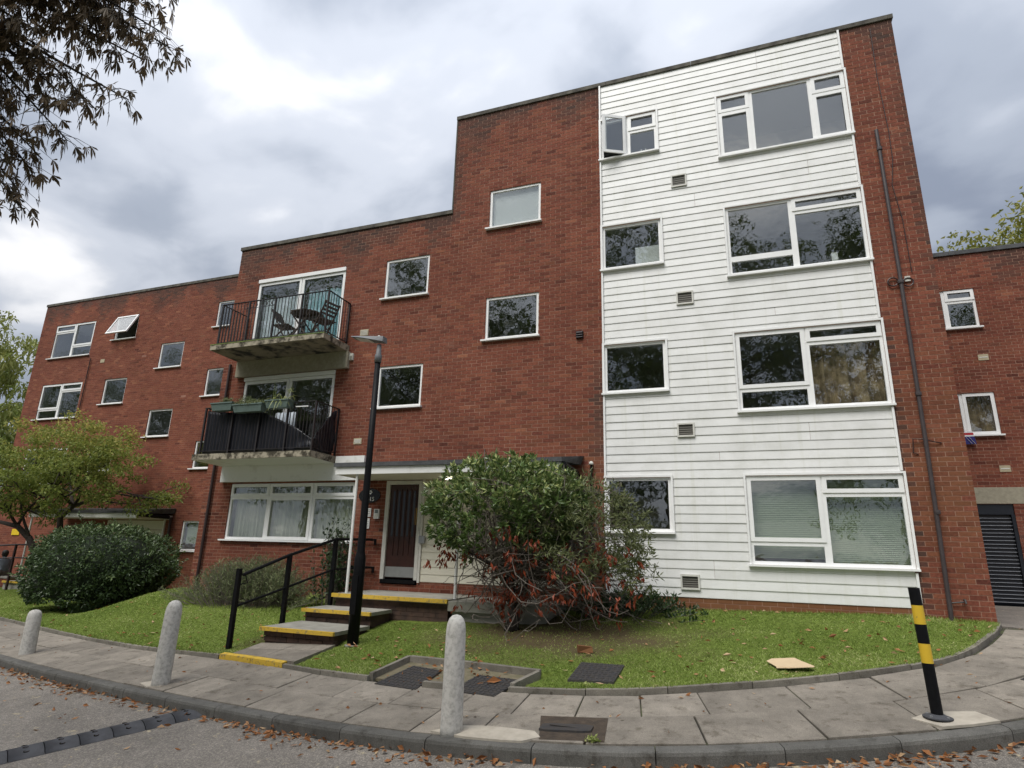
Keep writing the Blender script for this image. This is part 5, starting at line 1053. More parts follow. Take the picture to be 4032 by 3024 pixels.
def planter(x0, x1, y, z, label, kind, rgs):
    t = thing('planter', label, 'planter', ((x0+x1)/2, y, z), 'planters hung on the lower balcony rail'); rg = np.random.default_rng(rgs)
    i0, i1 = x0+.04, x1-.04; build('trough', MB().hexa([(i0,y-.07,z),(i1,y-.07,z),(i1,y+.07,z),(i0,y+.07,z),(x0,y-.10,z+.155),(x1,y-.10,z+.155),(x1,y+.10,z+.155),(x0,y+.10,z+.155)]), 'planter', t)
    rm = MB(); ring2 = [(x0-.012, x1+.012, y-.112, y-.094), (x0-.012, x1+.012, y+.094, y+.112)]
    for (a, b, c, d) in ring2: rm.box(a, b, c, d, z+.15, z+.175)
    for a in (x0-.012, x1-.006): rm.box(a, a+.018, y-.094, y+.094, z+.15, z+.175)
    build('rim', rm, 'planter', t); build('compost', MB().box(x0+.01, x1-.01, y-.085, y+.085, z+.14, z+.157), 'soil', t)
    if kind == 'spider':
        V = []; F = []; R_ = []; nb = 46
        for b_ in range(nb):
            an = rg.random()*6.283; L = rg.uniform(.14, .34); up_ = rg.uniform(.3, 1.1); base = np.array([(x0+x1)/2+rg.uniform(-.2, .2)+.05, y+rg.uniform(-.04, .04), z+.16]); d = np.array([math.cos(an), math.sin(an)]); s = np.array([-d[1], d[0], 0]); k0 = len(V)
            for q in range(6):
                u = q/5; c = base+np.array([*(d*L*u), L*(up_*u*1.4-1.5*u*u*.9)]); w = .010*(1-u)+.002; V += [c-s*w, c+s*w]
            for q in range(5): F.append((k0+2*q, k0+2*q+1, k0+2*q+3, k0+2*q+2)); R_.append(rg.random())
        build_np('foliage', V, F, 'leaf_spider', t, {'tone': R_}); 
        V = []; F = []
        sm = MB(); base = np.array([x1-.12, y, z+.15])
        for q in range(2): sm.tube([base+np.array([q*.04-.35, 0, 0]), base+np.array([.05*q-.37, 0, .20]), base+np.array([-.38+q*.05, .01, .46-.1*q])], [.006, .005, .002], 5)
        sm.tube([base, base+np.array([.03, 0, .16]), base+np.array([.10, .01, .38])], [.006, .005, .003], 5); build('stem', sm, 'leaf_spider', t)
        sm_p = base+np.array([.06, 0, .22])+rg.normal(0, .035, (40, 3)); foliage('flower', sm_p, sph(40, rg), np.full(40, .03), np.full(40, .02), rg.random(40), 'leaf_spider', t, rg)
    elif kind == 'bushy':
        n = 900; P = np.column_stack([rg.uniform(x0+.03, x1-.03, n), y+rg.normal(0, .05, n), np.zeros(n)]); hh = .10+.12*np.exp(-((P[:, 0]-x0-.27)/.16)**2); P[:, 2] = z+.15+hh*rg.random(n); D = sph(n, rg); D[:, 2] = abs(D[:, 2])
        foliage('foliage', P, D, rg.uniform(.03, .06, n), rg.uniform(.006, .016, n), rg.random(n), 'leaf_lavender', t, rg)
        n = 160; P = np.column_stack([rg.uniform(x0+.05, x1-.05, n), y-.08+rg.normal(0, .03, n), z+.17+rg.uniform(-.02, .06, n)]); foliage('trailing_leaf', P, sph(n, rg), rg.uniform(.03, .05, n), rg.uniform(.02, .03, n), rg.uniform(.5, 1, n), 'leaf_lavender', t, rg)
    else:
        n = 260; P = np.column_stack([(x0+x1)/2+.06+rg.normal(0, .09, n), y+rg.normal(0, .04, n), z+.15+.13*rg.random(n)]); D = sph(n, rg); D[:, 2] = abs(D[:, 2]); foliage('foliage', P, D, rg.uniform(.03, .06, n), rg.uniform(.01, .02, n), rg.random(n), 'leaf_lavender', t, rg)
    return t
planter(-10.84, -10.24, -.94, 4.32, 'leftmost green trough with one small tuft on lower balcony rail', 'small', 1)
planter(-10.20, -9.40, -.95, 4.25, 'middle green trough full of grey bushy plants on lower balcony', 'bushy', 2)
planter(-9.34, -8.73, -.93, 4.30, 'right hand green trough with trailing yellow spider plant', 'spider', 3)
tag(build('stick', MB().tube([(-8.66, -.84, 4.335), (-8.34, -.84, 4.33)], .012, 6), 'upvc'), 'short white stick lying across lower balcony balusters', 'stick')
tag(build('patterned_cloth', folds(-9.45, -8.9, 3.75, 4.30, -.55, .03, .14, seed=21), 'curtain_pale'), 'white patterned cloth hanging behind lower balcony sheeting', 'cloth')

# ------------------------------------------------------------------ plants
def grow(start, d, L, r, depth, rng, mb, tips, bend=.35, kids=(3, 4), shrink=.66, up=.15, seg=5, k=6):
    p = np.array(start, float); d = np.array(d, float); d /= np.linalg.norm(d); pts = [p.copy()]
    for i in range(seg):
        d = d+rng.normal(0, bend/seg**.5, 3)*.6+np.array([0, 0, up/seg]); d /= np.linalg.norm(d); p = p+d*L/seg; pts.append(p.copy())
    pts = np.array(pts); mb.tube(pts, np.linspace(r, r*.55, len(pts)), k, False)
    if depth == 0: tips.append((pts[-1], d)); return
    n = rng.integers(kids[0], kids[1]+1)
    for i in range(n):
        j = rng.integers(max(1, seg//2), seg+1); q = pts[j]; nd = d+rng.normal(0, .62, 3); nd /= np.linalg.norm(nd)
        grow(q, nd, L*shrink*rng.uniform(.8, 1.15), r*.55, depth-1, rng, mb, tips, bend, kids, shrink, up, seg, max(4, k-1))
def clump_leaves(centres, per, rad, rng, size, wid, flat=1.0):
    c = np.repeat(np.asarray(centres), per, 0); n = len(c); o = rng.normal(0, 1, (n, 3)); o /= np.linalg.norm(o, axis=1)[:, None]; o *= (rng.random(n)**.45)[:, None]*rad; o[:, 2] *= flat
    return c+o, sph(n, rng), rng.uniform(*size, n), rng.uniform(*wid, n)

# main evergreen shrub with dead red leaves
rg = np.random.default_rng(42); sb = np.array([-3.38, -1.65, float(Lz(-3.38, -1.65))-.03])
shr = thing('shrub', 'leggy evergreen shrub with dead red leaves in front of porch', 'shrub', tuple(sb))
mb = MB(); tips = []
trunk = np.array([sb, sb+[.06, 0, .22], sb+[.02, .02, .45], sb+[-.03, 0, .75], sb+[.0, .02, 1.05]]); mb.tube(trunk, [.115, .09, .075, .065, .05], 9)
mb.tube([sb+[.02, .0, .35], sb+[.30, .05, .75], sb+[.62, .06, 1.1], sb+[.9, .1, 1.5]], [.05, .042, .035, .02], 8)
mb.tube([sb+[.0, .0, .6], sb+[-.28, -.1, .98], sb+[-.65, -.1, 1.15], sb+[-1.1, -.1, 1.35]], [.045, .036, .028, .014], 8)
def gc(n, c, r, lo=.55):
    v = sph(n, rg); v *= (rg.uniform(lo, 1, n)**.5)[:, None]; return np.array(c)+v*np.array(r)
c1 = sb+[-.22, 0, 1.85]; c2 = sb+[1.02, .1, 1.40]
tw = MB()
def twig(a, b, r=.008, sag=.25, n=9):
    a = np.array(a); b = np.array(b); u = np.linspace(0, 1, n)[:, None]; m_ = rg.normal(0, .17, 3)*np.linalg.norm(b-a)
    m2 = rg.normal(0, .09, 3)*np.linalg.norm(b-a); p = a+(b-a)*u+m_*np.sin(np.pi*u)+m2*np.sin(2*np.pi*u)+rg.normal(0, .02, (n, 3))*np.sin(np.pi*u); p[:, 2] += sag*np.sin(np.pi*u[:, 0])*.3; tw.tube(p, np.linspace(r, r*.35, n), 5, False); return p
starts = np.concatenate([trunk[2:], [sb+[.3, .05, .75], sb+[.62, .06, 1.1], sb+[-.28, -.1, .98], sb+[-.65, -.1, 1.15], sb+[.9, .1, 1.5]]])
tw_ends = []
for i in range(70): e_ = gc(1, c1, (1.25, 1.0, .82), .6)[0]; q = twig(starts[rg.integers(len(starts))], e_, rg.uniform(.008, .016)); tw_ends.append(q)
for i in range(120):
    e_ = gc(1, c2, (1.25, 1.0, 1.05), .5)[0]; q = twig(starts[rg.integers(2, len(starts))], e_, rg.uniform(.006, .012)); tw_ends.append(q)
low = []
for i in range(120):
    an = rg.uniform(0, 6.283); rr_ = rg.uniform(.5, 1.5); e_ = sb+np.array([.55+rr_*math.cos(an)*1.2, rr_*math.sin(an)*.75, rg.uniform(.25, 1.35) if rg.random() < .95 else rg.uniform(.1, .3)]); q = twig(starts[rg.integers(len(starts))]*.8+.2*e_, e_, rg.uniform(.007, .014), .1); low.append(q)
for i in range(170):
    q = low[rg.integers(len(low))] if i % 2 else tw_ends[rg.integers(len(tw_ends))]; a = q[rg.integers(2, len(q))]; low.append(twig(a, a+rg.normal(0, .22, 3), .006, 0, 6))
build('trunk', mb, 'bark', shr, True); build('branches', tw, 'bark_grey', shr)
# green crown: rosettes of glossy leaves towards the outside
ro = np.concatenate([gc(820, c1, (1.30, 1.05, .90), .5), gc(260, sb+[.55, -.15, 1.95], (.75, .8, .62), .4)]); ro = ro[ro[:, 2] > sb[2]+1.22+.16*np.sin(ro[:, 0]*5)+.12*np.clip(ro[:, 0]-sb[0], -.3, 1)]
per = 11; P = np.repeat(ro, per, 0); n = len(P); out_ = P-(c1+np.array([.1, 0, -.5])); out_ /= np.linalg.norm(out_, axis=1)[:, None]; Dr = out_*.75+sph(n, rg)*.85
foliage('crown', P+rg.normal(0, .015, (n, 3)), Dr, rg.uniform(.085, .14, n), rg.uniform(.03, .05, n), rg.normal(.46, .24, n)+.22*(out_[:, 2] > .5), 'leaf_magnolia', shr, rg)  # leaves high on the crown shifted brighter: top light put into the colour
ro = gc(820, c2, (1.15, .95, 1.05), .45); ro = np.concatenate([ro, gc(90, sb+[1.75, .1, .95], (.5, .5, .5), .2)]); ro = ro[ro[:, 2] > sb[2]+1.02-.30*(ro[:, 0]-sb[0]-.6)+.22*np.sin(ro[:, 0]*6)+.1*np.sin(ro[:, 1]*9)]
P = np.repeat(ro, 10, 0); n = len(P); Dr = (P-c2)*.35+sph(n, rg)+np.array([0, 0, .2]); foliage('sparse_foliage', P+rg.normal(0, .03, (n, 3)), Dr, rg.uniform(.07, .12, n), rg.uniform(.016, .03, n), rg.normal(.45, .25, n), 'leaf_dull', shr, rg)
cl_c = np.array([q[rg.integers(len(q)//2, len(q))] for q in low for _ in range(2)]); cl_c = cl_c[(cl_c[:, 2] < sb[2]+1.35)]; cl_c = cl_c[rg.permutation(len(cl_c))[:70]]
cl_c = np.concatenate([cl_c, gc(24, sb+[.05, -.15, .50], (.34, .25, .26), .0), gc(55, sb+[1.25, -.45, .85], (.95, .5, .6), .2), gc(13, sb+[.3, -.75, 1.3], (.7, .3, .35), .2), gc(13, sb+[-1.15, -.1, 1.12], (.4, .4, .2), .1)])
P = np.repeat(cl_c, 6, 0)+rg.normal(0, .035, (len(cl_c)*6, 3)); n = len(P); Dr = sph(n, rg)*.6+np.array([0, 0, -.9]); foliage('dead_leaves', P, Dr, rg.uniform(.07, .115, n), rg.uniform(.025, .045, n), rg.random(n), 'leaf_red', shr, rg, 0, None, .5)

# clipped evergreen dome on the left lawn
rg = np.random.default_rng(6); hb = np.array([-15.55, .75, float(Lz(-15.35, .3))-.1])
hedge = thing('hedge', 'large clipped dome shaped evergreen bush on the left lawn', 'bush', tuple(hb))
def dome(n, sc_=1.0):
    u = rg.uniform(-1, 1, n); th = rg.uniform(0, 2*np.pi, n); ph = np.arccos(rg.uniform(-.72, 1, n)); ph = np.minimum(ph, 2.2)
    sx, cz_ = np.sin(ph), np.cos(ph); p_ = 2.9; r_ = (np.abs(sx)**p_+np.abs(cz_)**p_)**(-1/p_)
    lump = 1+.05*np.sin(th*3+ph*4+1)+.045*np.sin(th*7-ph*5)+.03*np.sin(th*13+ph*11)+.05*(rg.random(n) < .03)*rg.random(n)
    x = 1.92*sx*np.cos(th)*r_*lump*sc_; y = 1.4*sx*np.sin(th)*r_*lump*sc_; z = 1.05+1.08*cz_*r_*lump*sc_; z = z-.10*np.clip(x, 0, 3)+.02*x; x = x*(1-np.where(x > 0, .5, .08)*np.clip(1.0-z, 0, 1))
    return np.column_stack([x, y, z])
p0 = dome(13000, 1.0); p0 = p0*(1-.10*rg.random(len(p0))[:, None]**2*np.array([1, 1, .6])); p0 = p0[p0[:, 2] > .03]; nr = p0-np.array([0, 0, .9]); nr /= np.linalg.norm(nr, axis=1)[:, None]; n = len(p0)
foliage('foliage', hb+p0, nr*.55+sph(n, rg)*.9, rg.uniform(.07, .12, n), rg.uniform(.035, .06, n), rg.normal(.33, .22, n)+.35*np.clip(nr[:, 2], 0, 1), 'leaf_hedge', hedge, rg)  # upward-facing leaves paler, sides darker: light from above painted into leaf colour
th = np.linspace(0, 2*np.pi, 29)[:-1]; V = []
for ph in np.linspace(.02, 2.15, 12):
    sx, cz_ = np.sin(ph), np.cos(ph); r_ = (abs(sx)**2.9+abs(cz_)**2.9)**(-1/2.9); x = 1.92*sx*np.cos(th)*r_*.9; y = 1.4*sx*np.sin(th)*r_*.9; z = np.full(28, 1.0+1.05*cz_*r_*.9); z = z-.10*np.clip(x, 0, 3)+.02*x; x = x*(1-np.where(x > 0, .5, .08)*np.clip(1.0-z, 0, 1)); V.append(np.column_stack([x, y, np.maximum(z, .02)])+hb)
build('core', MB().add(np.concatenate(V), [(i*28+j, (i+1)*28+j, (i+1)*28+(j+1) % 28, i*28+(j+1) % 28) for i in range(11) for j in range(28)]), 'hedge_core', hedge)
sh_ = dome(90, 1.02); sh_ = sh_[sh_[:, 2] > .8]; Ps = np.repeat(sh_, 12, 0); uu_ = np.tile(np.linspace(0, 1, 12), len(sh_))[:, None]; dd_ = np.repeat((sh_-np.array([0, 0, .6]))/np.linalg.norm(sh_-np.array([0, 0, .6]), axis=1)[:, None]*rg.uniform(.08, .22, (len(sh_), 1)), 12, 0); foliage('shoots', hb+Ps+dd_*uu_+rg.normal(0, .012, Ps.shape), dd_*4+sph(len(Ps), rg)*.7, rg.uniform(.06, .1, len(Ps)), rg.uniform(.03, .045, len(Ps)), rg.normal(.7, .2, len(Ps)), 'leaf_hedge', hedge, rg)['kind'] = 'stuff'
build('stem', MB().tube([hb+[.3, 0, -.1], hb+[.28, 0, .5]], .08, 8), 'bark', hedge)

# small spreading tree with yellowing leaves
rg = np.random.default_rng(17); tb_ = np.array([-20.75, 2.5, -.25]); ac = thing('small_tree', 'small spreading tree with yellow green leaves behind the clipped bush', 'tree', tuple(tb_))
mb = MB(); mb.tube([tb_, tb_+[.0, 0, .7], tb_+[-.25, 0, 1.3], tb_+[-.65, 0, 1.72], tb_+[-1.3, -.05, 2.1], tb_+[-2.3, -.1, 2.25]], [.14, .125, .11, .095, .08, .05], 9)
mb.tube([tb_+[.05, 0, .3], tb_+[.2, .05, 1.2], tb_+[.55, .1, 1.9], tb_+[.42, .1, 2.4], tb_+[.9, .1, 2.75]], [.12, .11, .10, .085, .07], 9)
tips = []
for q, d, L in (([.9, .1, 2.75], (.75, -.2, 1), 1.5), ([.9, .1, 2.75], (-.55, .1, 1), 1.4), ([.9, .1, 2.75], (1, .2, .35), 1.6), ([-1.3, -.05, 2.1], (-.4, -.3, 1), 1.3), ([-1.3, -.05, 2.1], (.1, .3, 1), 1.4), ([-2.3, -.1, 2.25], (-1, 0, .5), 1.2), ([-.65, 0, 1.72], (-.2, -.4, 1), 1.3), ([.42, .1, 2.4], (-.3, -.6, .9), 1.3), ([.9, .1, 2.75], (.5, -.7, .6), 1.4)): grow(tb_+np.array(q), d, L, .055, 2, rg, mb, tips, .4, (3, 4), .68, .1, 5, 6)
build('trunk', mb, 'bark', ac, True)
tc_ = np.array([t[0] for t in tips]); ex = tb_+np.array([.35, 0, 4.1])+sph(95, rg)*np.array([3.3, 1.9, 1.8])*rg.uniform(.45, 1, (95, 1)); cen = np.concatenate([tc_, ex]); cen = cen[(cen[:, 2] > tb_[2]+2.2) & (cen[:, 2] < tb_[2]+5.85)]
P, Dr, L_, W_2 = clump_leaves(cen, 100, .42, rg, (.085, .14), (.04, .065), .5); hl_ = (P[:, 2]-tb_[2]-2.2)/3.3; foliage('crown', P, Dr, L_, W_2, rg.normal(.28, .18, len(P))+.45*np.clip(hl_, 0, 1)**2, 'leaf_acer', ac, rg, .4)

# horse chestnut whose drooping boughs enter at the upper left
rg = np.random.default_rng(23); cbse = np.array([-9.4, -9.9, float(G(-9.4, -9.9))-.15]); ch_ = thing('chestnut_tree', 'horse chestnut with browning drooping leaves at upper left', 'tree', tuple(cbse))
mb = MB(); fork = np.array([-9.2, -9.7, 6.6]); mb.tube([cbse, cbse+[.05, 0, 2.5], cbse+[.15, .1, 4.6], fork], [.38, .30, .26, .22], 12)
tipsC = [(-5.15,-7.9,7.0),(-5.6,-7.9,6.35),(-5.75,-7.95,6.6),(-6.0,-8.2,6.2),(-6.15,-8.0,5.9),(-6.45,-8.15,5.6),(-6.5,-7.95,5.2),(-6.7,-8.0,5.0),(-6.5,-7.9,4.6),(-6.9,-8.3,5.8),(-5.9,-8.3,6.7),(-5.4,-7.7,6.5),(-5.10,-7.62,6.95),(-5.12,-7.62,6.45),(-5.0,-7.6,6.25),(-5.45,-7.53,6.30),(-5.40,-7.62,5.72),(-5.62,-7.75,5.55),(-5.82,-7.82,5.20),(-6.2,-7.78,5.1),(-6.38,-7.72,5.02),(-6.35,-7.82,4.75),(-6.2,-7.80,4.50),(-6.1,-8.4,6.4),(-6.3,-8.1,5.6),(-5.5,-8.0,6.7),(-5.7,-8.2,6.9),(-6.6,-8.3,6.0),(-6.8,-8.2,5.4),(-5.5,-7.95,7.2),(-7.2,-8.6,6.5),(-5.9,-8.1,6.0),(-7.0,-8.1,4.9),(-7.6,-8.9,5.6),(-5.3,-7.75,6.85),(-6.0,-7.9,5.75)]
LP, LD = [], []
for tpt in tipsC:
    tpt = np.array(tpt); u = np.linspace(0, 1, 9)[:, None]; arch = rg.uniform(.5, 1.0); p = fork+(tpt-fork)*u; p[:, 2] += arch*np.sin(np.pi*u[:, 0])*.9; p += rg.normal(0, .05, p.shape)*np.sin(np.pi*u); mb.tube(p, np.linspace(.05, .006, 9), 6, False)
    for k_ in range(96):
        f_ = rg.uniform(.45, 1.0)**.8; q = np.array([np.interp(f_, u[:, 0], p[:, i]) for i in range(3)]); o_ = rg.normal(0, 1, 3); o_[2] = -abs(o_[2])*.8; o_ *= rg.uniform(.08, .34)/np.linalg.norm(o_)*(1.15 if f_ < .93 else .75)
        e_ = q+o_; mb.tube([q, q+o_*.55+[0, 0, .02], e_], [.004, .003, .002], 4, False); LP.append(e_); LD.append(o_/np.linalg.norm(o_)+np.array([.12, .05, -.35]))
build('trunk', mb, 'bark', ch_, True)
V = []; F = []; RN_ = []
for p, d in zip(LP, LD):
    d = d/np.linalg.norm(d); ref = rg.normal(size=3); s = np.cross(d, ref); s /= np.linalg.norm(s); nn = np.cross(s, d); rv = rg.random(); nl = rg.integers(5, 8); size = rg.uniform(.42, .70)
    for i in range(nl):
        a = (i/(nl-1)-.5)*2.5; L = size*(.165-.05*abs(a)/1.25); dd = d*math.cos(a)+s*math.sin(a); dd = dd+np.array([0, 0, -.35]); dd /= np.linalg.norm(dd); sd = np.cross(dd, nn); sd /= np.linalg.norm(sd)+1e-9; w = L*rg.uniform(.10, .16); k0 = len(V); curl = rg.uniform(-.04, .10)
        for uu, ww in ((0, .06), (.35, .55), (.72, 1.0), (1.0, .05)):
            c = p+dd*L*uu+np.array([0, 0, -1])*curl*uu*uu; V += [c-sd*w*ww+nn*w*ww*.5, c, c+sd*w*ww+nn*w*ww*.5]
        for q in range(3):
            for h in (0, 1): F.append((k0+3*q+h, k0+3*q+h+1, k0+3*q+h+4, k0+3*q+h+3)); RN_.append(np.clip(rv*.7+rg.random()*.3, 0, 1))
build_np('foliage', V, F, 'leaf_chestnut', ch_, {'tone': RN_})

# bushes along the wall
def tuft_bush(name, label, x0, x1, y, h, n, mat, seed, lean=.25, cat='shrub', leaf=(.05, .11), w=(.006, .012)):
    rg = np.random.default_rng(seed); c = np.array([(x0+x1)/2, y, float(Lz((x0+x1)/2, y))]); t = thing(name, label, cat, tuple(c)); r = (x1-x0)/2
    m = int(n/16); bx = rg.normal(0, .45, m)*r; by = rg.normal(0, .16, m); hh = h*np.sqrt(np.clip(1.05-(bx/r)**2, .08, 1))*rg.uniform(.55, 1.1, m); sm = MB(); P = []
    for i in range(m):
        a = np.array([c[0]+bx[i]*.75, y+by[i], float(Lz(c[0]+bx[i]*.75, y+by[i]))-.02]); b = a+np.array([bx[i]*lean*1.6+rg.normal(0, .05), by[i]*.5+rg.normal(0, .06), hh[i]]); q = np.linspace(0, 1, 4)[:, None]; pp_ = a+(b-a)*q; sm.tube(pp_, [.004, .004, .003, .002], 4, False); u = rg.uniform(.25, 1, 16)[:, None]; P.append(a+(b-a)*u)
    P = np.concatenate(P); k = len(P); D_ = sph(k, rg)*.8+np.array([0, 0, .7]); build('stem', sm, 'bark_grey', t); foliage('foliage', P, D_, rg.uniform(*leaf, k), rg.uniform(*w, k), rg.random(k), mat, t, rg); return t
tuft_bush('lavender_bush', 'sprawling grey green lavender bush under the ground floor window', -11.0, -8.0, -.6, .85, 16000, 'leaf_lavender', 4, leaf=(.06, .13), w=(.009, .016))
tuft_bush('shrub', 'thin upright shrub growing beside the left porch post', -7.72, -7.05, -.62, 1.62, 1500, 'leaf_low', 5, .15, leaf=(.07, .11), w=(.03, .05))
tuft_bush('shrub', 'low dark green shrub at the foot of the clad wall', -2.75, -.95, -.55, .40, 2600, 'leaf_low', 8, .4, leaf=(.07, .12), w=(.025, .04))
for i, (x, y, h, lb) in enumerate(((-1.62, -4.20, .10, 'small bright green weed in the edging crack'), (-7.9, -.5, .28, 'small weedy plant between lavender and porch steps'), (-1.25, -5.5, .07, 'tiny weed in the soil gap by the kerb'))):
    rg = np.random.default_rng(30+i); z = float(Lz(x, y)) if y > -4 else float(G(x, y)); k = 60; P = np.array([x, y, z])+np.column_stack([rg.normal(0, h*.35, k), rg.normal(0, h*.25, k), rg.uniform(0, h*.6, k)]); D_ = sph(k, rg); D_[:, 2] = abs(D_[:, 2]); tag(foliage('weed', P, D_, rg.uniform(.3, .6, k)*h, rg.uniform(.15, .3, k)*h, rg.uniform(.4, 1, k), 'grass', None, rg, 0, (x, y, z)), lb, 'weed', 'weeds at the edges')

# trees beyond the building
def crown_tree(name, label, base, H, cr, nclump, per, size, mat, seed, group=None, droop=0, trunk_r=.22, cz=.66):
    rg = np.random.default_rng(seed); base = np.array(base, float); t = thing(name, label, 'tree', tuple(base), group); mb = MB(); tips = []
    top = base+np.array([0, 0, H*.42]); mb.tube([base, base+[.1, .1, H*.2], top], [trunk_r*1.3, trunk_r, trunk_r*.8], 10)
    for i in range(6): an = i*1.05+rg.random(); grow(top-np.array([0, 0, rg.uniform(0, H*.12)]), (math.cos(an), math.sin(an), rg.uniform(.5, 1.3)), cr[0]*.75, trunk_r*.5, 2, rg, mb, tips, .35, (3, 3), .66, .25, 5, 6)
    build('trunk', mb, 'bark', t, True)
    c = base+np.array([0, 0, H*cz]); v = sph(nclump, rg); v *= (rg.uniform(.25, 1, nclump)**.5)[:, None]; cen = np.concatenate([c+v*np.array(cr), np.array([q[0] for q in tips])])
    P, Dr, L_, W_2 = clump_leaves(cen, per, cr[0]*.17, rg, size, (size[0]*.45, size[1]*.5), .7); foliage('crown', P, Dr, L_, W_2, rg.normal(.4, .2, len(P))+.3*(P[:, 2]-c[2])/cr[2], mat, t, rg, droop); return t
crown_tree('autumn_tree', 'yellow green tree rising behind the right wing roof', (13.6, 17, .3), 15.6, (5.6, 4.5, 5.0), 260, 90, (.18, .30), 'leaf_autumn', 51, cz=.70)
crown_tree('willow_tree', 'pale green drooping tree at the far left edge behind block', (-49.5, 14, -1.5), 19, (5.0, 4.5, 7.0), 120, 70, (.25, .45), 'leaf_willow', 52, droop=1.2, cz=.62)
# plane trees across the road, seen in the window glass
first = crown_tree('plane_tree', 'leafy tree across the road reflected in bay windows', (-3.0, -20.5, -1.6), 23.0, (6.4, 5.5, 8.6), 210, 46, (.26, .46), 'leaf_tree', 61, 'trees across the road', trunk_r=.35, cz=.60)
def copy_tree(src, loc, rz, s, label):
    r = src.copy(); COL.objects.link(r); r.location = loc; r.rotation_euler = (0, 0, rz); r.scale = (s, s, s); r['label'] = label
    for chd in src.children: c = chd.copy(); COL.objects.link(c); c.parent = r
    return r
copy_tree(first, (7.5, -21.5, -1.4), 1.3, .98, 'leafy tree across the road, right of the middle tree'); copy_tree(first, (-14.0, -20.0, -2.0), 2.6, 1.0, 'leafy tree across the road, left of the middle tree'); copy_tree(first, (-25.5, -21.0, -2.6), 4.1, 1.04, 'leafy tree furthest left across the road'); copy_tree(first, (-37.0, -20.5, -3.0), .6, 1.05, 'leafy tree across the road opposite the left block'); copy_tree(first, (-49.0, -21.5, -3.2), 2.0, 1.0, 'leafy tree far left across the road, next to last'); copy_tree(first, (-61.0, -20.5, -3.2), 3.4, 1.05, 'leafy tree at the far left end of the row'); copy_tree(first, (18.0, -21.0, -1.2), 5.2, .95, 'leafy tree furthest right across the road')

# ------------------------------------------------------------------ fallen leaves
rg = np.random.default_rng(77)
def litter(P, size, tint, name, label):
    n = len(P); an = rg.random(n)*6.283; D_ = np.column_stack([np.cos(an), np.sin(an), rg.normal(.05, .25, n)]); V, F, ix = leaves_np(P, D_, rg.uniform(*size, n), rg.uniform(size[0]*.4, size[1]*.5, n), rg, 0, .3)
    V[:, 2] = np.maximum(V[:, 2], np.repeat(P[:, 2], 5)-.004+.0*V[:, 2]); o = build_np(name, V, F, 'litter', None, {'tone': np.clip(tint, 0, 1)[ix]}); tag(o, label, 'leaves', kind='stuff')
sN = 1500; ss = rg.uniform(0, SMAX, sN*2); dens = .25+.75*(.5+.5*np.sin(ss*2.3)*np.sin(ss*.9+1))**2; ss = ss[rg.random(len(ss)) < dens][:sN]; off = rg.exponential(.075, len(ss))+.02
kp = np.array([st(s, 0) for s in ss]); kq = np.array([st(s, 1) for s in ss]); dn = (kp-kq); dn /= np.linalg.norm(dn, axis=1)[:, None]; pp_ = kp+dn*off[:, None]
P = np.column_stack([pp_, G(pp_[:, 0], pp_[:, 1])-.112+rg.random(len(ss))*.035*np.exp(-off*8)]); litter(P, (.045, .105), rg.normal(.52, .24, len(ss)), 'gutter_leaves', 'brown fallen leaves drifted along the gutter')
q = rg.uniform(0, SMAX, 420); o2 = rg.uniform(.3, 4.2, 420); kp = np.array([st(s, 0) for s in q]); kq = np.array([st(s, 1) for s in q]); dn = kp-kq; dn /= np.linalg.norm(dn, axis=1)[:, None]; pp_ = kp+dn*o2[:, None]; P = np.column_stack([pp_, G(pp_[:, 0], pp_[:, 1])-.113]); litter(P, (.04, .10), rg.normal(.75, .2, 420), 'road_leaves', 'pale fallen leaves scattered over the road')
p = lawn_points(4200, rg); p = p[:560]+[0, 0, .022]; litter(p, (.05, .11), rg.normal(.6, .25, len(p)), 'lawn_leaves', 'dry leaves scattered over the grass')
q = rg.uniform(0, SMAX, 130); tt = rg.uniform(.1, .99, 130)**.7; pp_ = np.array([st(a, b) for a, b in zip(q, tt)]); P = np.column_stack([pp_, G(pp_[:, 0], pp_[:, 1])+.006]); litter(P, (.025, .07), rg.normal(.6, .25, 130), 'pavement_leaves', 'few dry leaves lying on the paving slabs')
pp_ = np.array([(rg.uniform(-4.15, -2.4), rg.uniform(-4.25, -3.45)) for _ in range(60)]); P = np.column_stack([pp_, G(pp_[:, 0], pp_[:, 1])+.01]); litter(P, (.05, .1), rg.normal(.45, .2, 60), 'tray_leaves', 'brown leaves caught inside manhole surround')
for i, (x, y, an, lb) in enumerate(((-2.75, -4.15, .4, 'large brown leaf lying on right manhole cover'), (-2.0, -5.80, 2.0, 'curled large leaf in gutter below the cement patch'))):
    z = float(G(x, y))+(.03 if i == 0 else -.10); V, F, ix = leaves_np(np.array([[x, y, z]]), np.array([[math.cos(an), math.sin(an), .1]]), [.17], [.08], rg, 0, .4); tag(build_np('leaf', V, F, 'litter', None, {'tone': np.full(4, .5)}, (x, y, z)), lb, 'leaf')

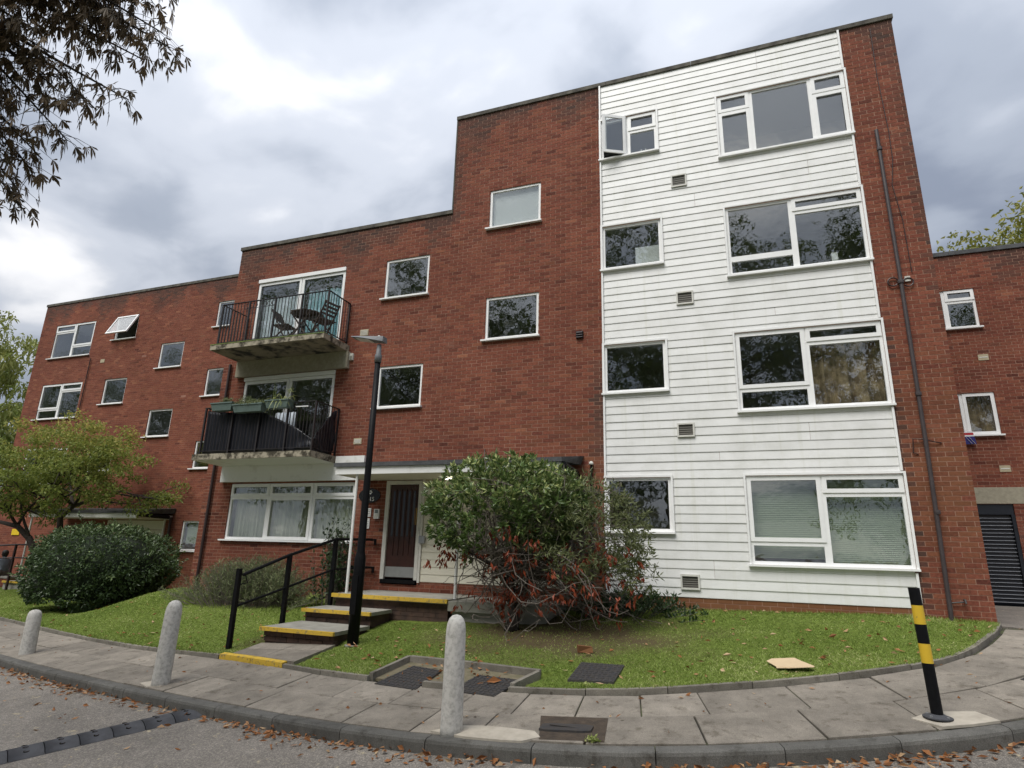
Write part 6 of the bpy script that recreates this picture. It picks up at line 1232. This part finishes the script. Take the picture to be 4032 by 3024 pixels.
# ------------------------------------------------------------------ seated person and low wall at the far left
lw = thing('low_wall', 'low brick wall by the far left handrail', 'wall', (-24.6, 3.75, -.3)); build('core', MB().box(-26.4, -23.75, 3.6, 3.9, -.5, .12), 'mortar', lw); build('coping', MB().box(-26.42, -23.72, 3.57, 3.93, .121, .19), 'concrete', lw)
for r_ in range(6):
    for c_ in range(12):
        x0 = -26.4+c_*.225-(.11 if r_ % 2 else 0); build_b('brick', MB().box(max(x0, -26.4), min(x0+.215, -23.75), 3.592, 3.62, -.34+r_*.075, -.275+r_*.075), 'brick_single', lw)
def skin(name, pts, edges, rad, mat, parent, root=0):
    me = bpy.data.meshes.new(name); me.from_pydata((np.array(pts)-origin(parent)).tolist(), edges, []); o = bpy.data.objects.new(name, me); link(o, parent)
    o.modifiers.new('skin', 'SKIN'); sd = o.modifiers.new('sub', 'SUBSURF'); sd.levels = 2; sd.render_levels = 2
    if not me.skin_vertices: me.skin_vertices.new()
    for i, r in enumerate(rad): me.skin_vertices[0].data[i].radius = (r, r) if not hasattr(r, '__len__') else r; me.skin_vertices[0].data[i].use_root = (i == root)
    me.materials.append(MATS[mat]); me.polygons.foreach_set('use_smooth', np.ones(len(me.polygons), bool)); return o
pb = np.array([-24.25, 3.70, .27]); pe = thing('person', 'seated person in grey jacket with dark hair at far left edge', 'person', tuple(pb))
X = lambda *a: pb+np.array(a)
pts = [X(0,0,0), X(-.05,0,.18), X(-.09,0,.36), X(-.11,0,.47), X(-.12,0,.54), X(-.10,-.18,.43), X(-.18,-.24,.20), X(-.36,-.20,.10), X(-.10,.18,.43), X(-.18,.24,.20), X(-.36,.20,.10), X(-.03,-.10,-.01), X(-.44,-.12,.03), X(-.42,-.12,-.36), X(-.56,-.12,-.42), X(-.03,.10,-.01), X(-.44,.12,.03), X(-.42,.12,-.36), X(-.56,.12,-.42), X(-.14,0,.63), X(-.15,0,.72)]
ed_ = [(0,1),(1,2),(2,3),(3,4),(2,5),(5,6),(6,7),(2,8),(8,9),(9,10),(0,11),(11,12),(12,13),(13,14),(0,15),(15,16),(16,17),(17,18),(4,19),(19,20)]
rad = [.13,.14,.15,.08,.055,.075,.055,.04,.075,.055,.04,.10,.07,.05,.045,.10,.07,.05,.045,(.085,.075),(.075,.07)]
skin('body', pts, ed_, rad, 'jacket', pe)
hc = X(-.15, 0, .655); build('face', MB().lathe([(.0, -.11), (.05, -.10), (.075, -.05), (.082, 0), (.08, .05), (.05, .10), (0, .115)], hc[0]-.012, hc[1], hc[2], 14), 'skin', pe, True); build('nose', MB().tube([hc+[-.085, 0, .02], hc+[-.115, 0, -.015]], [.010, .014], 6), 'skin', pe)
build('hair', MB().lathe([(.075, -.09), (.098, -.03), (.10, .03), (.088, .08), (.05, .12), (0, .13)], hc[0]+.018, hc[1], hc[2]+.01, 14), 'hair', pe, True)
skin('trousers', [X(0,0,-.01), X(-.03,-.10,-.01), X(-.45,-.12,.03), X(-.425,-.12,-.33), X(-.03,.10,-.01), X(-.45,.12,.03), X(-.425,.12,-.33)], [(0,1),(1,2),(2,3),(0,4),(4,5),(5,6)], [.13,.115,.085,.065,.115,.085,.065], 'trousers', pe)
for s in (-.12, .12):
    build('shoe', MB().hexa([X(-.58,s-.04,-.47),X(-.37,s-.04,-.47),X(-.37,s+.04,-.47),X(-.58,s+.04,-.47),X(-.56,s-.03,-.41),X(-.37,s-.035,-.36),X(-.37,s+.035,-.36),X(-.56,s+.03,-.41)]), 'shoe', pe)
    hb_ = X(-.36, s*1.66, .10)
    for f_ in range(4): build('finger', MB().tube([hb_+[-.03, (f_-1.5)*.018, 0], hb_+[-.09, (f_-1.5)*.019, -.012], hb_+[-.115+.008*abs(f_-1.2), (f_-1.5)*.019, -.04]], [.010, .009, .007], 6), 'skin', pe)
    build('thumb', MB().tube([hb_+[0, -s*.25, .0], hb_+[-.045, -s*.38, -.005], hb_+[-.07, -s*.40, -.02]], [.012, .010, .008], 6), 'skin', pe)
# far house glimpsed past the left block
fh = thing('house', 'distant rendered house with dark roof beyond the left block', 'house', (-58, 24, -2.5)); build('wall', MB().box(-64, -53, 22, 30, -3.5, 3.2), 'pebble_render', fh)
build('roof', MB().add([(-64.4,21.6,3.15),(-52.6,21.6,3.15),(-52.6,30.4,3.15),(-64.4,30.4,3.15),(-64.4,26,6.0),(-52.6,26,6.0)], [(0,1,5,4),(2,3,4,5),(1,2,5),(3,0,4),(0,3,2,1)]), 'roof_tile', fh)
for x in (-61.5, -56): o = build('window', MB().box(x-.8, x+.8, 21.93, 21.998, .3, 1.7), 'upvc', fh); build('pane', MB().box(x-.68, x+.68, 21.90, 21.929, .42, 1.58), 'dark_glass', o)
